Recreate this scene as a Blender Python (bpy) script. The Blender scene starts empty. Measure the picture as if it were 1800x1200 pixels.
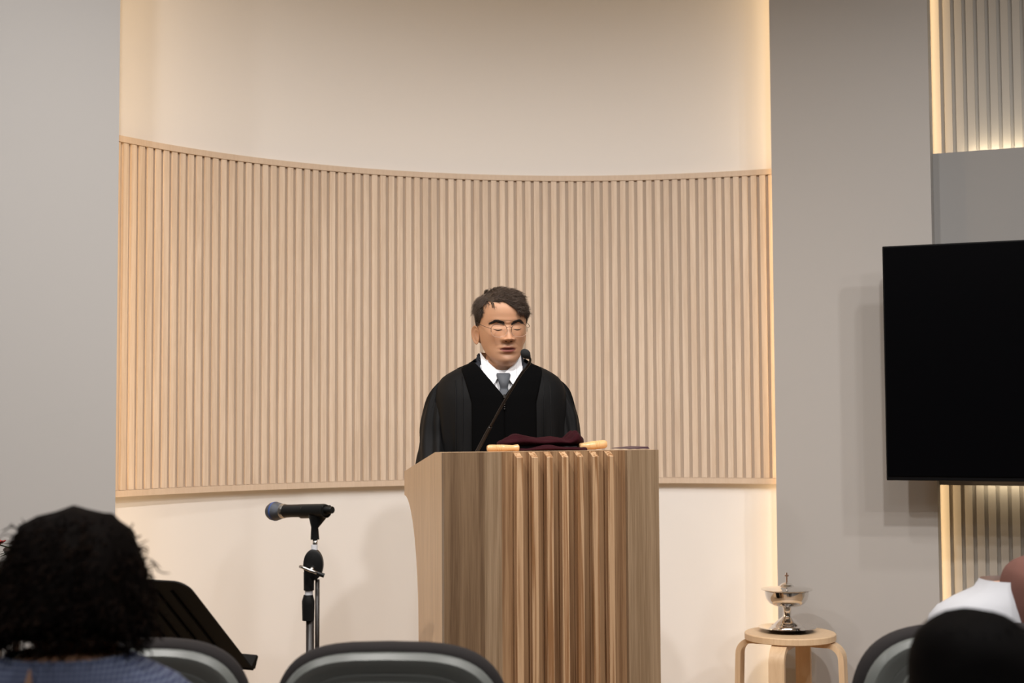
import bpy, bmesh, math, random
from mathutils import Vector, Matrix, noise
from mathutils.bvhtree import BVHTree

random.seed(7)
PI = math.pi
sc = bpy.context.scene
C = sc.collection

# ------------------------------------------------------------------ camera
FPX, CZ = 2500.0, 1.45
PITCH, ROLL = math.atan(136 / FPX), -0.005
cam = bpy.data.cameras.new('camera')
cam_o = bpy.data.objects.new('camera', cam); C.objects.link(cam_o)
cam.sensor_width = 36.0
cam.lens = FPX / 1800 * 36.0
cam.clip_start = 0.05
CM = Matrix.Rotation(PI / 2 + PITCH, 3, 'X') @ Matrix.Rotation(ROLL, 3, 'Z')
cam_o.matrix_world = Matrix.Translation((0, 0, CZ)) @ CM.to_4x4()
cam.dof.use_dof = True
cam.dof.focus_distance = 4.3
cam.dof.aperture_fstop = 3.2
sc.camera = cam_o


def ray(x, y):
    return CM @ Vector(((x - 900) / FPX, -(y - 600) / FPX, -1.0))


def at(x, y, Y):
    """world point seen at photo pixel (x, y) at depth Y"""
    d = ray(x, y)
    return Vector((0, 0, CZ)) + d * (Y / d.y)


# ------------------------------------------------------------------ colour management, world
sc.view_settings.view_transform = 'Standard'
sc.view_settings.look = 'None'
sc.view_settings.gamma = 1.0
sc.view_settings.use_curve_mapping = False
sc.view_settings.exposure = 0.0
w = bpy.data.worlds.new('world'); sc.world = w; w.use_nodes = True
w.node_tree.nodes['Background'].inputs[0].default_value = (1, 0.95, 0.9, 1)
w.node_tree.nodes['Background'].inputs[1].default_value = 0.02
sc.cycles.max_bounces = 10
sc.cycles.diffuse_bounces = 5
sc.cycles.caustics_reflective = False
sc.cycles.use_denoising = True


def lamp(loc, power, size, col, target=None, sx=None, spread=PI):
    l = bpy.data.lights.new('downlight', 'AREA')
    l.energy = power; l.color = col; l.spread = spread
    if sx:
        l.shape = 'RECTANGLE'; l.size = sx; l.size_y = size
    else:
        l.shape = 'DISK'; l.size = size
    o = bpy.data.objects.new('downlight', l); C.objects.link(o)
    o.location = loc
    if target is not None:
        o.rotation_euler = (Vector(target) - Vector(loc)).to_track_quat('-Z', 'Y').to_euler()
    return o


NEUT = (1.0, 0.955, 0.92)
WARM = (1.0, 0.68, 0.36)
# recessed downlights of the hall ceiling (z 3.5)
for (lx, ly, p) in ((2.3, 2.3, 27), (0.8, 2.4, 37), (-0.7, 2.4, 37), (-2.2, 2.4, 33), (1.6, 3.4, 10), (0.1, 3.4, 13), (-1.3, 3.4, 10), (1.7, 0.9, 27), (2.9, 0.9, 17), (0.0, 0.6, 16), (-1.8, 0.6, 12)):
    lamp((lx, ly, 3.46), p * 0.51, 0.11, NEUT, (lx, ly + 0.55, 2.5), spread=math.radians(117))

# ------------------------------------------------------------------ helpers


def mat(name, col, rough=0.6, metal=0.0, spec=0.5, sheen=0.0, alpha_attr=None, bump=0.0, bscale=80.0, tone=0.0):
    m = bpy.data.materials.new(name); m.use_nodes = True
    nt = m.node_tree; b = nt.nodes['Principled BSDF']
    b.inputs['Base Color'].default_value = (*col, 1)
    b.inputs['Roughness'].default_value = rough
    b.inputs['Metallic'].default_value = metal
    b.inputs['Specular IOR Level'].default_value = spec
    if sheen:
        b.inputs['Sheen Weight'].default_value = sheen
    if tone or bump:
        tc = nt.nodes.new('ShaderNodeTexCoord')
        n = nt.nodes.new('ShaderNodeTexNoise'); n.inputs['Scale'].default_value = bscale
        n.inputs['Detail'].default_value = 4
        nt.links.new(tc.outputs['Object'], n.inputs['Vector'])
        if tone:
            r = nt.nodes.new('ShaderNodeMix'); r.data_type = 'RGBA'
            r.inputs[6].default_value = (*[c * (1 - tone) for c in col], 1)
            r.inputs[7].default_value = (*[min(1, c * (1 + tone)) for c in col], 1)
            nt.links.new(n.outputs['Fac'], r.inputs[0]); nt.links.new(r.outputs[2], b.inputs['Base Color'])
        if bump:
            bp = nt.nodes.new('ShaderNodeBump'); bp.inputs['Strength'].default_value = bump
            bp.inputs['Distance'].default_value = 0.002
            nt.links.new(n.outputs['Fac'], bp.inputs['Height']); nt.links.new(bp.outputs['Normal'], b.inputs['Normal'])
    return m


def wood(name, c1, c2, rough=0.5, scale=60.0, stretch=0.03, tone=0.12, figure=0.35, axis='Z', contrast=1.8):
    m = bpy.data.materials.new(name); m.use_nodes = True
    nt = m.node_tree; N = nt.nodes; L = nt.links; b = N['Principled BSDF']
    tc = N.new('ShaderNodeTexCoord'); oi = N.new('ShaderNodeObjectInfo')
    sh = N.new('ShaderNodeVectorMath'); sh.operation = 'SCALE'
    comb = N.new('ShaderNodeCombineXYZ')
    L.new(oi.outputs['Random'], comb.inputs[0]); L.new(oi.outputs['Random'], comb.inputs[1]); L.new(oi.outputs['Random'], comb.inputs[2])
    L.new(comb.outputs[0], sh.inputs[0]); sh.inputs['Scale'].default_value = 37.0
    add = N.new('ShaderNodeVectorMath'); add.operation = 'ADD'
    L.new(tc.outputs['Object'], add.inputs[0]); L.new(sh.outputs[0], add.inputs[1])
    mp = N.new('ShaderNodeMapping')
    mp.inputs['Scale'].default_value = {'Z': (1, 1, stretch), 'X': (stretch, 1, 1)}[axis]
    L.new(add.outputs[0], mp.inputs[0])
    fine = N.new('ShaderNodeTexNoise'); fine.inputs['Scale'].default_value = scale * 8; fine.inputs['Detail'].default_value = 3
    big = N.new('ShaderNodeTexNoise'); big.inputs['Scale'].default_value = scale * 0.35; big.inputs['Detail'].default_value = 2
    big.inputs['Distortion'].default_value = 0.6
    L.new(mp.outputs[0], fine.inputs['Vector']); L.new(mp.outputs[0], big.inputs['Vector'])
    ml = N.new('ShaderNodeMath'); ml.operation = 'MULTIPLY'; ml.inputs[1].default_value = 9.0
    L.new(big.outputs['Fac'], ml.inputs[0])
    fr = N.new('ShaderNodeMath'); fr.operation = 'PINGPONG'; fr.inputs[1].default_value = 1.0
    L.new(ml.outputs[0], fr.inputs[0])
    mx = N.new('ShaderNodeMath'); mx.operation = 'MULTIPLY_ADD'; mx.inputs[1].default_value = figure
    f2 = N.new('ShaderNodeMath'); f2.operation = 'MULTIPLY'; f2.inputs[1].default_value = 1 - figure
    L.new(fine.outputs['Fac'], f2.inputs[0]); L.new(fr.outputs[0], mx.inputs[0]); L.new(f2.outputs[0], mx.inputs[2])
    r = N.new('ShaderNodeMix'); r.data_type = 'RGBA'
    r.inputs[6].default_value = (*c1, 1); r.inputs[7].default_value = (*c2, 1)
    ct = N.new('ShaderNodeMapRange'); ct.inputs[1].default_value = 0.5 - 0.5 / contrast; ct.inputs[2].default_value = 0.5 + 0.5 / contrast
    L.new(mx.outputs[0], ct.inputs[0]); L.new(ct.outputs[0], r.inputs[0])
    hv = N.new('ShaderNodeHueSaturation')
    mr = N.new('ShaderNodeMapRange'); mr.inputs[3].default_value = 1 - tone; mr.inputs[4].default_value = 1 + tone
    L.new(oi.outputs['Random'], mr.inputs[0]); L.new(mr.outputs[0], hv.inputs['Value'])
    L.new(r.outputs[2], hv.inputs['Color']); L.new(hv.outputs[0], b.inputs['Base Color'])
    b.inputs['Roughness'].default_value = rough
    bp = N.new('ShaderNodeBump'); bp.inputs['Strength'].default_value = 0.08; bp.inputs['Distance'].default_value = 0.001
    L.new(fine.outputs['Fac'], bp.inputs['Height']); L.new(bp.outputs[0], b.inputs['Normal'])
    return m


def vcol_mat(name, rough=0.5, spec=0.4, sss=0.0):
    m = bpy.data.materials.new(name); m.use_nodes = True
    nt = m.node_tree; b = nt.nodes['Principled BSDF']
    a = nt.nodes.new('ShaderNodeVertexColor'); a.layer_name = 'tint'
    nt.links.new(a.outputs[0], b.inputs['Base Color'])
    b.inputs['Roughness'].default_value = rough
    b.inputs['Specular IOR Level'].default_value = spec
    if sss:
        b.inputs['Subsurface Weight'].default_value = sss
        b.inputs['Subsurface Radius'].default_value = (0.01, 0.004, 0.002)
        b.inputs['Subsurface Scale'].default_value = 0.4
    return m


def link(name, me, parent=None):
    o = bpy.data.objects.new(name, me); C.objects.link(o)
    if parent is not None:
        o.parent = parent
    return o


def tag(o, label=None, cat=None, group=None, kind=None):
    if label: o['label'] = label
    if cat: o['category'] = cat
    if group: o['group'] = group
    if kind: o['kind'] = kind
    return o


def thing(name, label, cat, loc=(0, 0, 0), rz=0.0, group=None):
    o = bpy.data.objects.new(name, None); C.objects.link(o)
    o.empty_display_size = 0.1
    o.location = loc; o.rotation_euler = (0, 0, rz)
    return tag(o, label, cat, group)


class MB:
    """collects shapes; build() links them as one mesh object"""
    def __init__(s):
        s.v = []; s.f = []; s.col = []; s.cur = (0.5, 0.5, 0.5)

    def add(s, vs, fs):
        b = len(s.v)
        s.v += [Vector(v) for v in vs]; s.f += [[b + i for i in f] for f in fs]
        s.col += [s.cur] * len(vs)
        return s

    def box(s, c, d, rz=0.0, M=None):
        hx, hy, hz = d[0] / 2, d[1] / 2, d[2] / 2
        R = M or Matrix.Rotation(rz, 3, 'Z')
        vs = [Vector(c) + R @ Vector((sx * hx, sy * hy, sz * hz)) for sz in (-1, 1) for sx, sy in ((-1, -1), (1, -1), (1, 1), (-1, 1))]
        return s.add(vs, [(3, 2, 1, 0), (4, 5, 6, 7), (0, 1, 5, 4), (1, 2, 6, 5), (2, 3, 7, 6), (3, 0, 4, 7)])

    def prism(s, poly, z0, z1):
        n = len(poly)
        vs = [(x, y, z0) for x, y in poly] + [(x, y, z1) for x, y in poly]
        return s.add(vs, [tuple(reversed(range(n))), tuple(range(n, 2 * n))] + [(i, (i + 1) % n, n + (i + 1) % n, n + i) for i in range(n)])

    def rings(s, rs, cap0=True, cap1=True, closed=True):
        n = len(rs[0]); vs = [p for r in rs for p in r]; fs = []
        m = n if closed else n - 1
        for i in range(len(rs) - 1):
            for j in range(m):
                k = (j + 1) % n
                fs.append((i * n + j, i * n + k, (i + 1) * n + k, (i + 1) * n + j))
        if cap0: fs.append(tuple(reversed(range(n))))
        if cap1: fs.append(tuple((len(rs) - 1) * n + j for j in range(n)))
        return s.add(vs, fs)

    def tube(s, path, rad, seg=12, flat=1.0, up=None, cap=True):
        path = [Vector(p) for p in path]
        if not isinstance(rad, (list, tuple)): rad = [rad] * len(path)
        rs = []; ref = Vector(up) if up else None
        for i, p in enumerate(path):
            t = (path[min(i + 1, len(path) - 1)] - path[max(i - 1, 0)]).normalized()
            if ref is None:
                ref = Vector((0, 0, 1)) if abs(t.z) < 0.9 else Vector((1, 0, 0))
            a = (ref - t * ref.dot(t)).normalized(); b = t.cross(a)
            if not up: ref = a
            rs.append([p + a * (rad[i] * flat * math.cos(2 * PI * k / seg)) + b * (rad[i] * math.sin(2 * PI * k / seg)) for k in range(seg)])
        return s.rings(rs, cap, cap)

    def lathe(s, prof, seg=32, c=(0, 0, 0), axis='Z'):
        c = Vector(c); rs = []
        for r, z in prof:
            ring = []
            for k in range(seg):
                a = 2 * PI * k / seg
                if axis == 'Z': p = (r * math.cos(a), r * math.sin(a), z)
                elif axis == 'X': p = (z, r * math.cos(a), r * math.sin(a))
                ring.append(c + Vector(p))
            rs.append(ring)
        return s.rings(rs)

    def build(s, name, m, parent=None, smooth=False, bevel=0.0, tint=False, sub=0, auto=None):
        me = bpy.data.meshes.new(name)
        me.from_pydata(s.v, [], s.f)
        me.validate()
        bm = bmesh.new(); bm.from_mesh(me); bmesh.ops.recalc_face_normals(bm, faces=bm.faces); bm.to_mesh(me); bm.free()
        if tint:
            ca = me.color_attributes.new('tint', 'FLOAT_COLOR', 'POINT')
            for i, c in enumerate(s.col): ca.data[i].color = (*c, 1)
        if m: me.materials.append(m)
        o = link(name, me, parent)
        if smooth or auto is not None:
            me.polygons.foreach_set('use_smooth', [True] * len(me.polygons))
        if auto is not None:
            bm = bmesh.new(); bm.from_mesh(me)
            for e in bm.edges:
                if len(e.link_faces) == 2 and e.calc_face_angle(0) > math.radians(auto): e.smooth = False
            bm.to_mesh(me); bm.free()
        if bevel:
            md = o.modifiers.new('bevel', 'BEVEL'); md.width = bevel; md.segments = 2; md.limit_method = 'ANGLE'; md.angle_limit = math.radians(40)
        if sub:
            md = o.modifiers.new('sub', 'SUBSURF'); md.levels = sub; md.render_levels = sub
        return o


def lerp(a, b, t): return a + (b - a) * t


def table(tab, z, i):
    """smooth interpolation of column i in rows sorted by descending first column"""
    if z >= tab[0][0]: return tab[0][i]
    for k in range(len(tab) - 1):
        a, b = tab[k], tab[k + 1]
        if a[0] >= z >= b[0]:
            t = (a[0] - z) / (a[0] - b[0])
            p0 = tab[max(k - 1, 0)][i]; p3 = tab[min(k + 2, len(tab) - 1)][i]
            p1, p2 = a[i], b[i]
            m1 = (p2 - p0) * 0.5; m2 = (p3 - p1) * 0.5
            t2, t3 = t * t, t * t * t
            return (2 * t3 - 3 * t2 + 1) * p1 + (t3 - 2 * t2 + t) * m1 + (-2 * t3 + 3 * t2) * p2 + (t3 - t2) * m2
    return tab[-1][i]


# ------------------------------------------------------------------ materials
M = {}
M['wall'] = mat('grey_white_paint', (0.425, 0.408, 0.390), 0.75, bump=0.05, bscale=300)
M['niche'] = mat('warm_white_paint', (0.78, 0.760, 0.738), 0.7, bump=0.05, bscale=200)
M['ceil'] = mat('ceiling_white', (0.75, 0.74, 0.72), 0.9)
M['floor'] = mat('floor_grey', (0.12, 0.11, 0.10), 0.6, tone=0.15, bscale=20)
M['stagefloor'] = wood('stage_oak', (0.45, 0.32, 0.20), (0.36, 0.24, 0.14), 0.45, axis='X')
M['slat'] = wood('pale_ash_slat', (0.70, 0.58, 0.465), (0.58, 0.455, 0.345), 0.55, 70, 0.03, 0.035, 0.30, contrast=2.4)
M['backing'] = wood('ash_backing_shaded', (0.55, 0.445, 0.345), (0.49, 0.385, 0.295), 0.6, 70, 0.03, 0.0, 0.2)  # darker than the slats: groove shade put into the backing colour
M['rail'] = wood('pale_ash_rail', (0.66, 0.535, 0.42), (0.57, 0.445, 0.335), 0.55, 90, 0.03, 0.02, 0.2)
M['whiteslat_shaded'] = mat('white_slat_paint_shaded', (0.43, 0.405, 0.365), 0.6)  # white slats toned down: the recess's weaker light is in the colour
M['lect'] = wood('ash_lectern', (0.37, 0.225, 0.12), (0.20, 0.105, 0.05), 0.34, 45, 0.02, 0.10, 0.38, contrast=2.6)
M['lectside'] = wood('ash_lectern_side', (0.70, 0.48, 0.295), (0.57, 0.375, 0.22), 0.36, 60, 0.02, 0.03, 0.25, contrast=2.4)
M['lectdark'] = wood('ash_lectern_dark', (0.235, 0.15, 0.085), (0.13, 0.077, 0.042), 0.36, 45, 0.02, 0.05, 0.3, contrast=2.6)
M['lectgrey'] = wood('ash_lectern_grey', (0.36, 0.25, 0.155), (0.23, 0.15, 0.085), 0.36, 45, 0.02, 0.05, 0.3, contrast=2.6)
M['fin'] = wood('ash_fin', (0.53, 0.34, 0.195), (0.27, 0.135, 0.06), 0.26, 130, 0.02, 0.08, 0.6, contrast=2.2)
M['birch'] = wood('birch_ply', (0.72, 0.53, 0.34), (0.62, 0.43, 0.26), 0.45, 60, 0.05, 0.04, 0.25)
M['birchedge'] = wood('birch_ply_edge', (0.66, 0.48, 0.30), (0.50, 0.33, 0.19), 0.5, 60, 0.5, 0.02, 0.3)
M['handle'] = wood('lacquered_pine', (0.72, 0.46, 0.22), (0.64, 0.38, 0.17), 0.2, 60, 0.1, 0.03, 0.2)
M['black'] = mat('black_plastic', (0.007, 0.007, 0.007), 0.42, spec=0.3)
M['matteblack'] = mat('matte_black_steel', (0.006, 0.0055, 0.005), 0.6, spec=0.15)
M['blackmetal'] = mat('black_metal', (0.014, 0.010, 0.008), 0.35, 0.0, spec=0.3)
M['screen'] = mat('tv_screen', (0.0015, 0.0015, 0.002), 0.35, spec=0.03)
M['bezel'] = mat('tv_bezel', (0.003, 0.003, 0.0035), 0.4, spec=0.15)
M['steel'] = mat('polished_steel', (0.78, 0.75, 0.72), 0.07, 1.0)
M['chrome'] = mat('dull_chrome', (0.6, 0.58, 0.55), 0.25, 1.0)
M['grille'] = mat('grille_mesh', (0.12, 0.13, 0.15), 0.35, 0.8, bump=0.8, bscale=900)
M['blue'] = mat('blue_ring', (0.03, 0.08, 0.30), 0.4)
M['whitetape'] = mat('white_tape', (0.75, 0.75, 0.78), 0.5)
M['robe'] = mat('black_robe_cloth', (0.0048, 0.0048, 0.0052), 0.65, spec=0.15, bump=0.15, bscale=700)
M['velvet'] = mat('black_velvet', (0.0022, 0.0022, 0.0024), 0.95, spec=0.05)
M['navy'] = mat('navy_suit', (0.018, 0.022, 0.033), 0.8, bump=0.2, bscale=900)
M['shirt'] = mat('white_shirt', (0.78, 0.79, 0.82), 0.75)
M['tie'] = mat('grey_tie', (0.072, 0.08, 0.095), 0.6, bump=0.4, bscale=800, tone=0.4)
M['maroon'] = mat('maroon_velvet', (0.027, 0.004, 0.0065), 0.85, spec=0.08, sheen=0.015, bump=0.3, bscale=200, tone=0.25)
M['paper'] = mat('dark_folder', (0.06, 0.03, 0.045), 0.5)
M['skin'] = vcol_mat('skin', 0.48, 0.35, 0.12)
M['hair'] = vcol_mat('hair', 0.42, 0.35)
M['darkhair'] = vcol_mat('dark_hair', 0.75, 0.05)
M['brow'] = mat('brow_hair', (0.016, 0.011, 0.009), 0.7)
M['wire'] = mat('frame_wire', (0.16, 0.115, 0.09), 0.3, 0.8)
M['clearrim'] = mat('clear_rim', (0.48, 0.32, 0.25), 0.25)
M['shellgrey'] = mat('grey_shell_plastic', (0.155, 0.165, 0.155), 0.38)
M['shelldark'] = mat('grey_shell_recess', (0.125, 0.133, 0.125), 0.45)
M['cushion'] = mat('charcoal_upholstery', (0.014, 0.011, 0.011), 0.9, bump=0.3, bscale=600)
M['darkwood'] = wood('dark_stained_wood', (0.035, 0.018, 0.010), (0.02, 0.010, 0.006), 0.4)
M['leaf'] = mat('dark_leaf', (0.02, 0.03, 0.012), 0.5)
M['petal'] = mat('red_petal', (0.30, 0.02, 0.015), 0.6)
M['trouser'] = mat('dark_trousers', (0.02, 0.02, 0.025), 0.8)
M['teeshirt'] = mat('white_cotton', (0.50, 0.51, 0.54), 0.8, bump=0.2, bscale=30)
M['darktop'] = mat('black_jumper', (0.015, 0.015, 0.017), 0.85)


def glass_mat():
    m = bpy.data.materials.new('lens_glass'); m.use_nodes = True
    nt = m.node_tree; N = nt.nodes; N.remove(N['Principled BSDF'])
    t = N.new('ShaderNodeBsdfTransparent'); g = N.new('ShaderNodeBsdfGlossy'); g.inputs['Roughness'].default_value = 0.05
    lw = N.new('ShaderNodeLayerWeight'); lw.inputs[0].default_value = 0.2
    mx = N.new('ShaderNodeMixShader')
    ml = N.new('ShaderNodeMath'); ml.operation = 'MULTIPLY'; ml.inputs[1].default_value = 0.35
    nt.links.new(lw.outputs['Fresnel'], ml.inputs[0]); nt.links.new(ml.outputs[0], mx.inputs[0])
    nt.links.new(t.outputs[0], mx.inputs[1]); nt.links.new(g.outputs[0], mx.inputs[2])
    nt.links.new(mx.outputs[0], N['Material Output'].inputs[0])
    return m


M['glass'] = glass_mat()


def gingham():
    m = bpy.data.materials.new('blue_gingham'); m.use_nodes = True
    nt = m.node_tree; N = nt.nodes; L = nt.links; b = N['Principled BSDF']
    tc = N.new('ShaderNodeTexCoord'); sp = N.new('ShaderNodeSeparateXYZ'); L.new(tc.outputs['Object'], sp.inputs[0])
    outs = []
    for ax in ('X', 'Z'):
        ml = N.new('ShaderNodeMath'); ml.operation = 'MULTIPLY'; ml.inputs[1].default_value = 1 / 0.0072; L.new(sp.outputs[ax], ml.inputs[0])
        fr = N.new('ShaderNodeMath'); fr.operation = 'FRACT'; L.new(ml.outputs[0], fr.inputs[0])
        gt = N.new('ShaderNodeMath'); gt.operation = 'GREATER_THAN'; gt.inputs[1].default_value = 0.5; L.new(fr.outputs[0], gt.inputs[0])
        outs.append(gt)
    ad = N.new('ShaderNodeMath'); ad.operation = 'ADD'; L.new(outs[0].outputs[0], ad.inputs[0]); L.new(outs[1].outputs[0], ad.inputs[1])
    hf = N.new('ShaderNodeMath'); hf.operation = 'MULTIPLY'; hf.inputs[1].default_value = 0.5; L.new(ad.outputs[0], hf.inputs[0])
    r = N.new('ShaderNodeMix'); r.data_type = 'RGBA'
    r.inputs[6].default_value = (0.14, 0.17, 0.25, 1); r.inputs[7].default_value = (0.018, 0.026, 0.09, 1)
    L.new(hf.outputs[0], r.inputs[0]); L.new(r.outputs[2], b.inputs['Base Color'])
    b.inputs['Roughness'].default_value = 0.85
    return m


M['gingham'] = gingham()

# ------------------------------------------------------------------ the room
STAGE = 0.20
CEIL = 3.5
AC, AR = Vector((0.2803, 3.6604)), 1.9313            # plan circle of the slatted panel's face
PU = Vector((math.cos(math.radians(-22.6)), math.sin(math.radians(-22.6))))   # right wall runs along this in plan
PN = Vector((PU.y, -PU.x))                             # towards the hall
if PN.y > 0: PN = -PN


def arc(deg, r):
    a = math.radians(deg)
    return Vector((AC.x + r * math.sin(a), AC.y + r * math.cos(a)))


def struct(name, mb, m, **k):
    return tag(mb.build(name, m, **k), kind='structure')


p0 = Vector((0.982, 5.322))                            # front left corner of the right wall block
# width of the block so that its far corner is seen at x = 1643
kx = ray(1642, 600); kk = kx.x / kx.y
tw = (kk * p0.y - p0.x) / (PU.x - kk * PU.y)

struct('floor', MB().box((0.3, 0.6, -0.05), (9.0, 12.4, 0.1)), M['floor'])
struct('ceiling', MB().box((0.3, 0.6, CEIL + 0.05), (9.0, 12.4, 0.1)), M['ceil'])
st = MB().prism([(-4.1, 3.33), (0.55, 3.33), (0.75, 3.70), (4.7, 3.70), (4.7, 6.6), (-4.1, 6.6)], 0.0, STAGE)
struct('floor_stage', st, M['stagefloor'])
struct('wall_back', MB().box((0.3, -5.5, 1.75), (9.0, 0.12, 3.5)), mat('back_wall_dark', (0.06, 0.055, 0.05), 0.8))
struct('wall_far', MB().box((0.3, 6.7, 1.75), (9.0, 0.12, 3.5)), M['wall'])
struct('wall_side_left', MB().box((-4.15, 0.6, 1.75), (0.12, 12.4, 3.5)), M['wall'])
struct('wall_side_right', MB().box((4.75, 0.6, 1.75), (0.12, 12.4, 3.5)), M['wall'])

# curved niche wall
WR = AR + 0.030
mb = MB()
inn = [arc(-62 + i * 1.5, WR) for i in range(int((62 + 23) / 1.5) + 1)]
tng = arc(22.6, WR)
inn = [p for p in inn if True][:-1] + [tng, tng + PU * 0.25]
out = [p + (p - AC).normalized() * 0.06 for p in inn]
mb.rings([[(a.x, a.y, STAGE), (b.x, b.y, STAGE), (b.x, b.y, CEIL), (a.x, a.y, CEIL)] for a, b in zip(inn, out)])
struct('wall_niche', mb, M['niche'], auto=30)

# left front wall: right edge seen at x ~ 205
le = at(205.5, 600, 4.50); le = Vector((le.x, le.y))
lu = Vector((-math.cos(math.radians(18)), -math.sin(math.radians(18)))); ln = Vector((lu.y, -lu.x))
if ln.y < 0: ln = -ln
q = [le, le + lu * 2.7, le + lu * 2.7 + ln * 0.06, le + ln * 0.06]
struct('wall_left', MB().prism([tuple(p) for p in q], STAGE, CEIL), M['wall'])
# right front wall block
bk = -PN * 0.10
q = [p0, p0 + PU * tw, p0 + PU * tw + bk, p0 + bk]
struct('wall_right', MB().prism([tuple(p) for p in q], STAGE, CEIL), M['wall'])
pr = p0 + PU * tw
# recess wall behind, with white slats
rb = p0 - PN * 0.165
q = [rb + PU * (tw - 0.35), rb + PU * (tw + 2.1), rb + PU * (tw + 2.1) - PN * 0.06, rb + PU * (tw - 0.35) - PN * 0.06]
rec = struct('wall_recess', MB().prism([tuple(p) for p in q], STAGE, CEIL), M['whiteslat_shaded'])
ang = math.atan2(PU.y, PU.x)
ws = MB().box((0, 0, (CEIL - STAGE) / 2), (0.0265, 0.012, CEIL - STAGE)); ws0 = ws.build('slat', M['whiteslat_shaded'], rec)
npitch = 0.0405
for i in range(46):
    o = ws0 if i == 0 else link('slat', ws0.data, rec)
    c = rb + PU * (tw - 0.15 + i * npitch) + PN * 0.006
    o.location = (c.x, c.y, STAGE); o.rotation_euler = (0, 0, ang)
# floating box on the recess, carrying the screen
c1 = at(1720, 270, 5.0)
zt = at(1646, 270.3, pr.y + 0.07).z; zb = at(1657, 852, pr.y + 0.07).z
fb = p0 - PN * 0.075
q = [fb + PU * (tw + 0.0005), fb + PU * (tw + 2.05), fb + PU * (tw + 2.05) - PN * 0.03, fb + PU * (tw + 0.0005) - PN * 0.03]
struct('wall_box', MB().prism([tuple(p) for p in q], zb, zt), mat('box_paint_shaded', (0.285, 0.277, 0.268), 0.7, bump=0.05, bscale=300))  # darker than the walls: fainter light on the box put into its colour


def strip(a, b, width, aim, power, col=WARM):
    """LED strip lamp from a to b facing direction aim"""
    a, b = Vector(a), Vector(b); aim = Vector(aim).normalized()
    l = bpy.data.lights.new('led_strip', 'AREA'); l.shape = 'RECTANGLE'; l.size = (b - a).length; l.size_y = width
    l.energy = power; l.color = col
    o = bpy.data.objects.new('led_strip', l); C.objects.link(o)
    x = (b - a).normalized(); z = -aim; z = (z - x * z.dot(x)).normalized(); y = z.cross(x)
    o.matrix_world = Matrix.Translation((a + b) / 2) @ Matrix((x, y, z)).transposed().to_4x4()
    return o


# LED coves: both edges of the niche, the recess edge, above and below the floating box
e = p0 + bk - PN * 0.012 + PU * 0.02
strip((e.x, e.y, STAGE + 0.05), (e.x, e.y, CEIL - 0.05), 0.012, (-PU.x - 0.9 * PN.x * -1, -PU.y - 0.9 * PN.y * -1, 0), 5.5)
e = le + ln * 0.075 + lu * 0.02
strip((e.x, e.y, STAGE + 0.05), (e.x, e.y, CEIL - 0.05), 0.012, (-lu.x + 0.2 * ln.x, -lu.y + 0.2 * ln.y, 0), 8.0)
e = pr + bk - PN * 0.012 - PU * 0.02
strip((e.x, e.y, STAGE + 0.05), (e.x, e.y, CEIL - 0.05), 0.012, (PU.x - 0.9 * PN.x, PU.y - 0.9 * PN.y, 0), 2.3)
f0 = fb - PN * 0.042 + PU * (tw + 0.12); f1 = fb - PN * 0.042 + PU * (tw + 2.0)
LEDW = (1.0, 0.82, 0.56)
strip((f0.x, f0.y, zt - 0.02), (f1.x, f1.y, zt - 0.02), 0.012, (-PN.x * 0.5, -PN.y * 0.5, 1), 2.2, LEDW)
strip((f0.x, f0.y, zb + 0.02), (f1.x, f1.y, zb + 0.02), 0.012, (-PN.x * 0.5, -PN.y * 0.5, -1), 1.3, LEDW)

# ------------------------------------------------------------------ curved slatted panel
ZB, ZT = 1.197, 2.410
pan = thing('slatted_panel', 'curved pale ash slat panel lining the niche wall behind the lectern', 'wall panel', (AC.x, AC.y, ZB))


def curved(r0, r1, z0, z1, a0, a1, n):
    rs = []
    for i in range(n + 1):
        a = math.radians(lerp(a0, a1, i / n))
        sx, sy = math.sin(a), math.cos(a)
        rs.append([(r0 * sx, r0 * sy, z0), (r1 * sx, r1 * sy, z0), (r1 * sx, r1 * sy, z1), (r0 * sx, r0 * sy, z1)])
    return MB().rings(rs)


A0, A1 = -60.4, 24.2
H = ZT - ZB
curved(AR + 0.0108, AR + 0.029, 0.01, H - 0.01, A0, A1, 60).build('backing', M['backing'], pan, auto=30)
curved(AR - 0.002, AR + 0.029, H - 0.021, H, A0, A1, 84).build('top_rail', M['rail'], pan, auto=30)
curved(AR - 0.002, AR + 0.029, 0, 0.021, A0, A1, 84).build('bottom_rail', M['rail'], pan, auto=30)
sl = MB().box((0, 0, 0), (0.0218, 0.0096, H - 0.044))
s0 = None
a = A0 + 0.4
i = 0
while a < A1 - 0.2:
    if s0 is None:
        s0 = sl.build('slat', M['slat'], pan); o = s0
    else:
        o = link('slat', s0.data, pan)
    ra = math.radians(a); r = AR + 0.0062
    o.location = (r * math.sin(ra), r * math.cos(ra), H / 2); o.rotation_euler = (0, 0, -ra)
    a += 1.012; i += 1

# ------------------------------------------------------------------ television
tl = at(1554.5, 640, 4.97)
ztop = at(1549, 433, 4.97).z; zbot = at(1560, 844, 4.97).z
tva = math.radians(-21.5)
tv = thing('television', 'large black switched-off flat screen on the right wall', 'television', (tl.x, tl.y, zbot), tva)
TH = ztop - zbot; TW = TH / 9 * 16
MB().box((TW / 2, 0.012, TH / 2), (TW, 0.024, TH)).build('casing', M['bezel'], tv, bevel=0.003)
MB().box((TW / 2, -0.002, TH / 2 + 0.005), (TW - 0.012, 0.006, TH - 0.022)).build('screen', M['screen'], tv)
MB().box((TW / 2, 0.042, TH * 0.42), (TW * 0.7, 0.038, TH * 0.6)).build('rear_housing', M['bezel'], tv, bevel=0.01)
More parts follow.
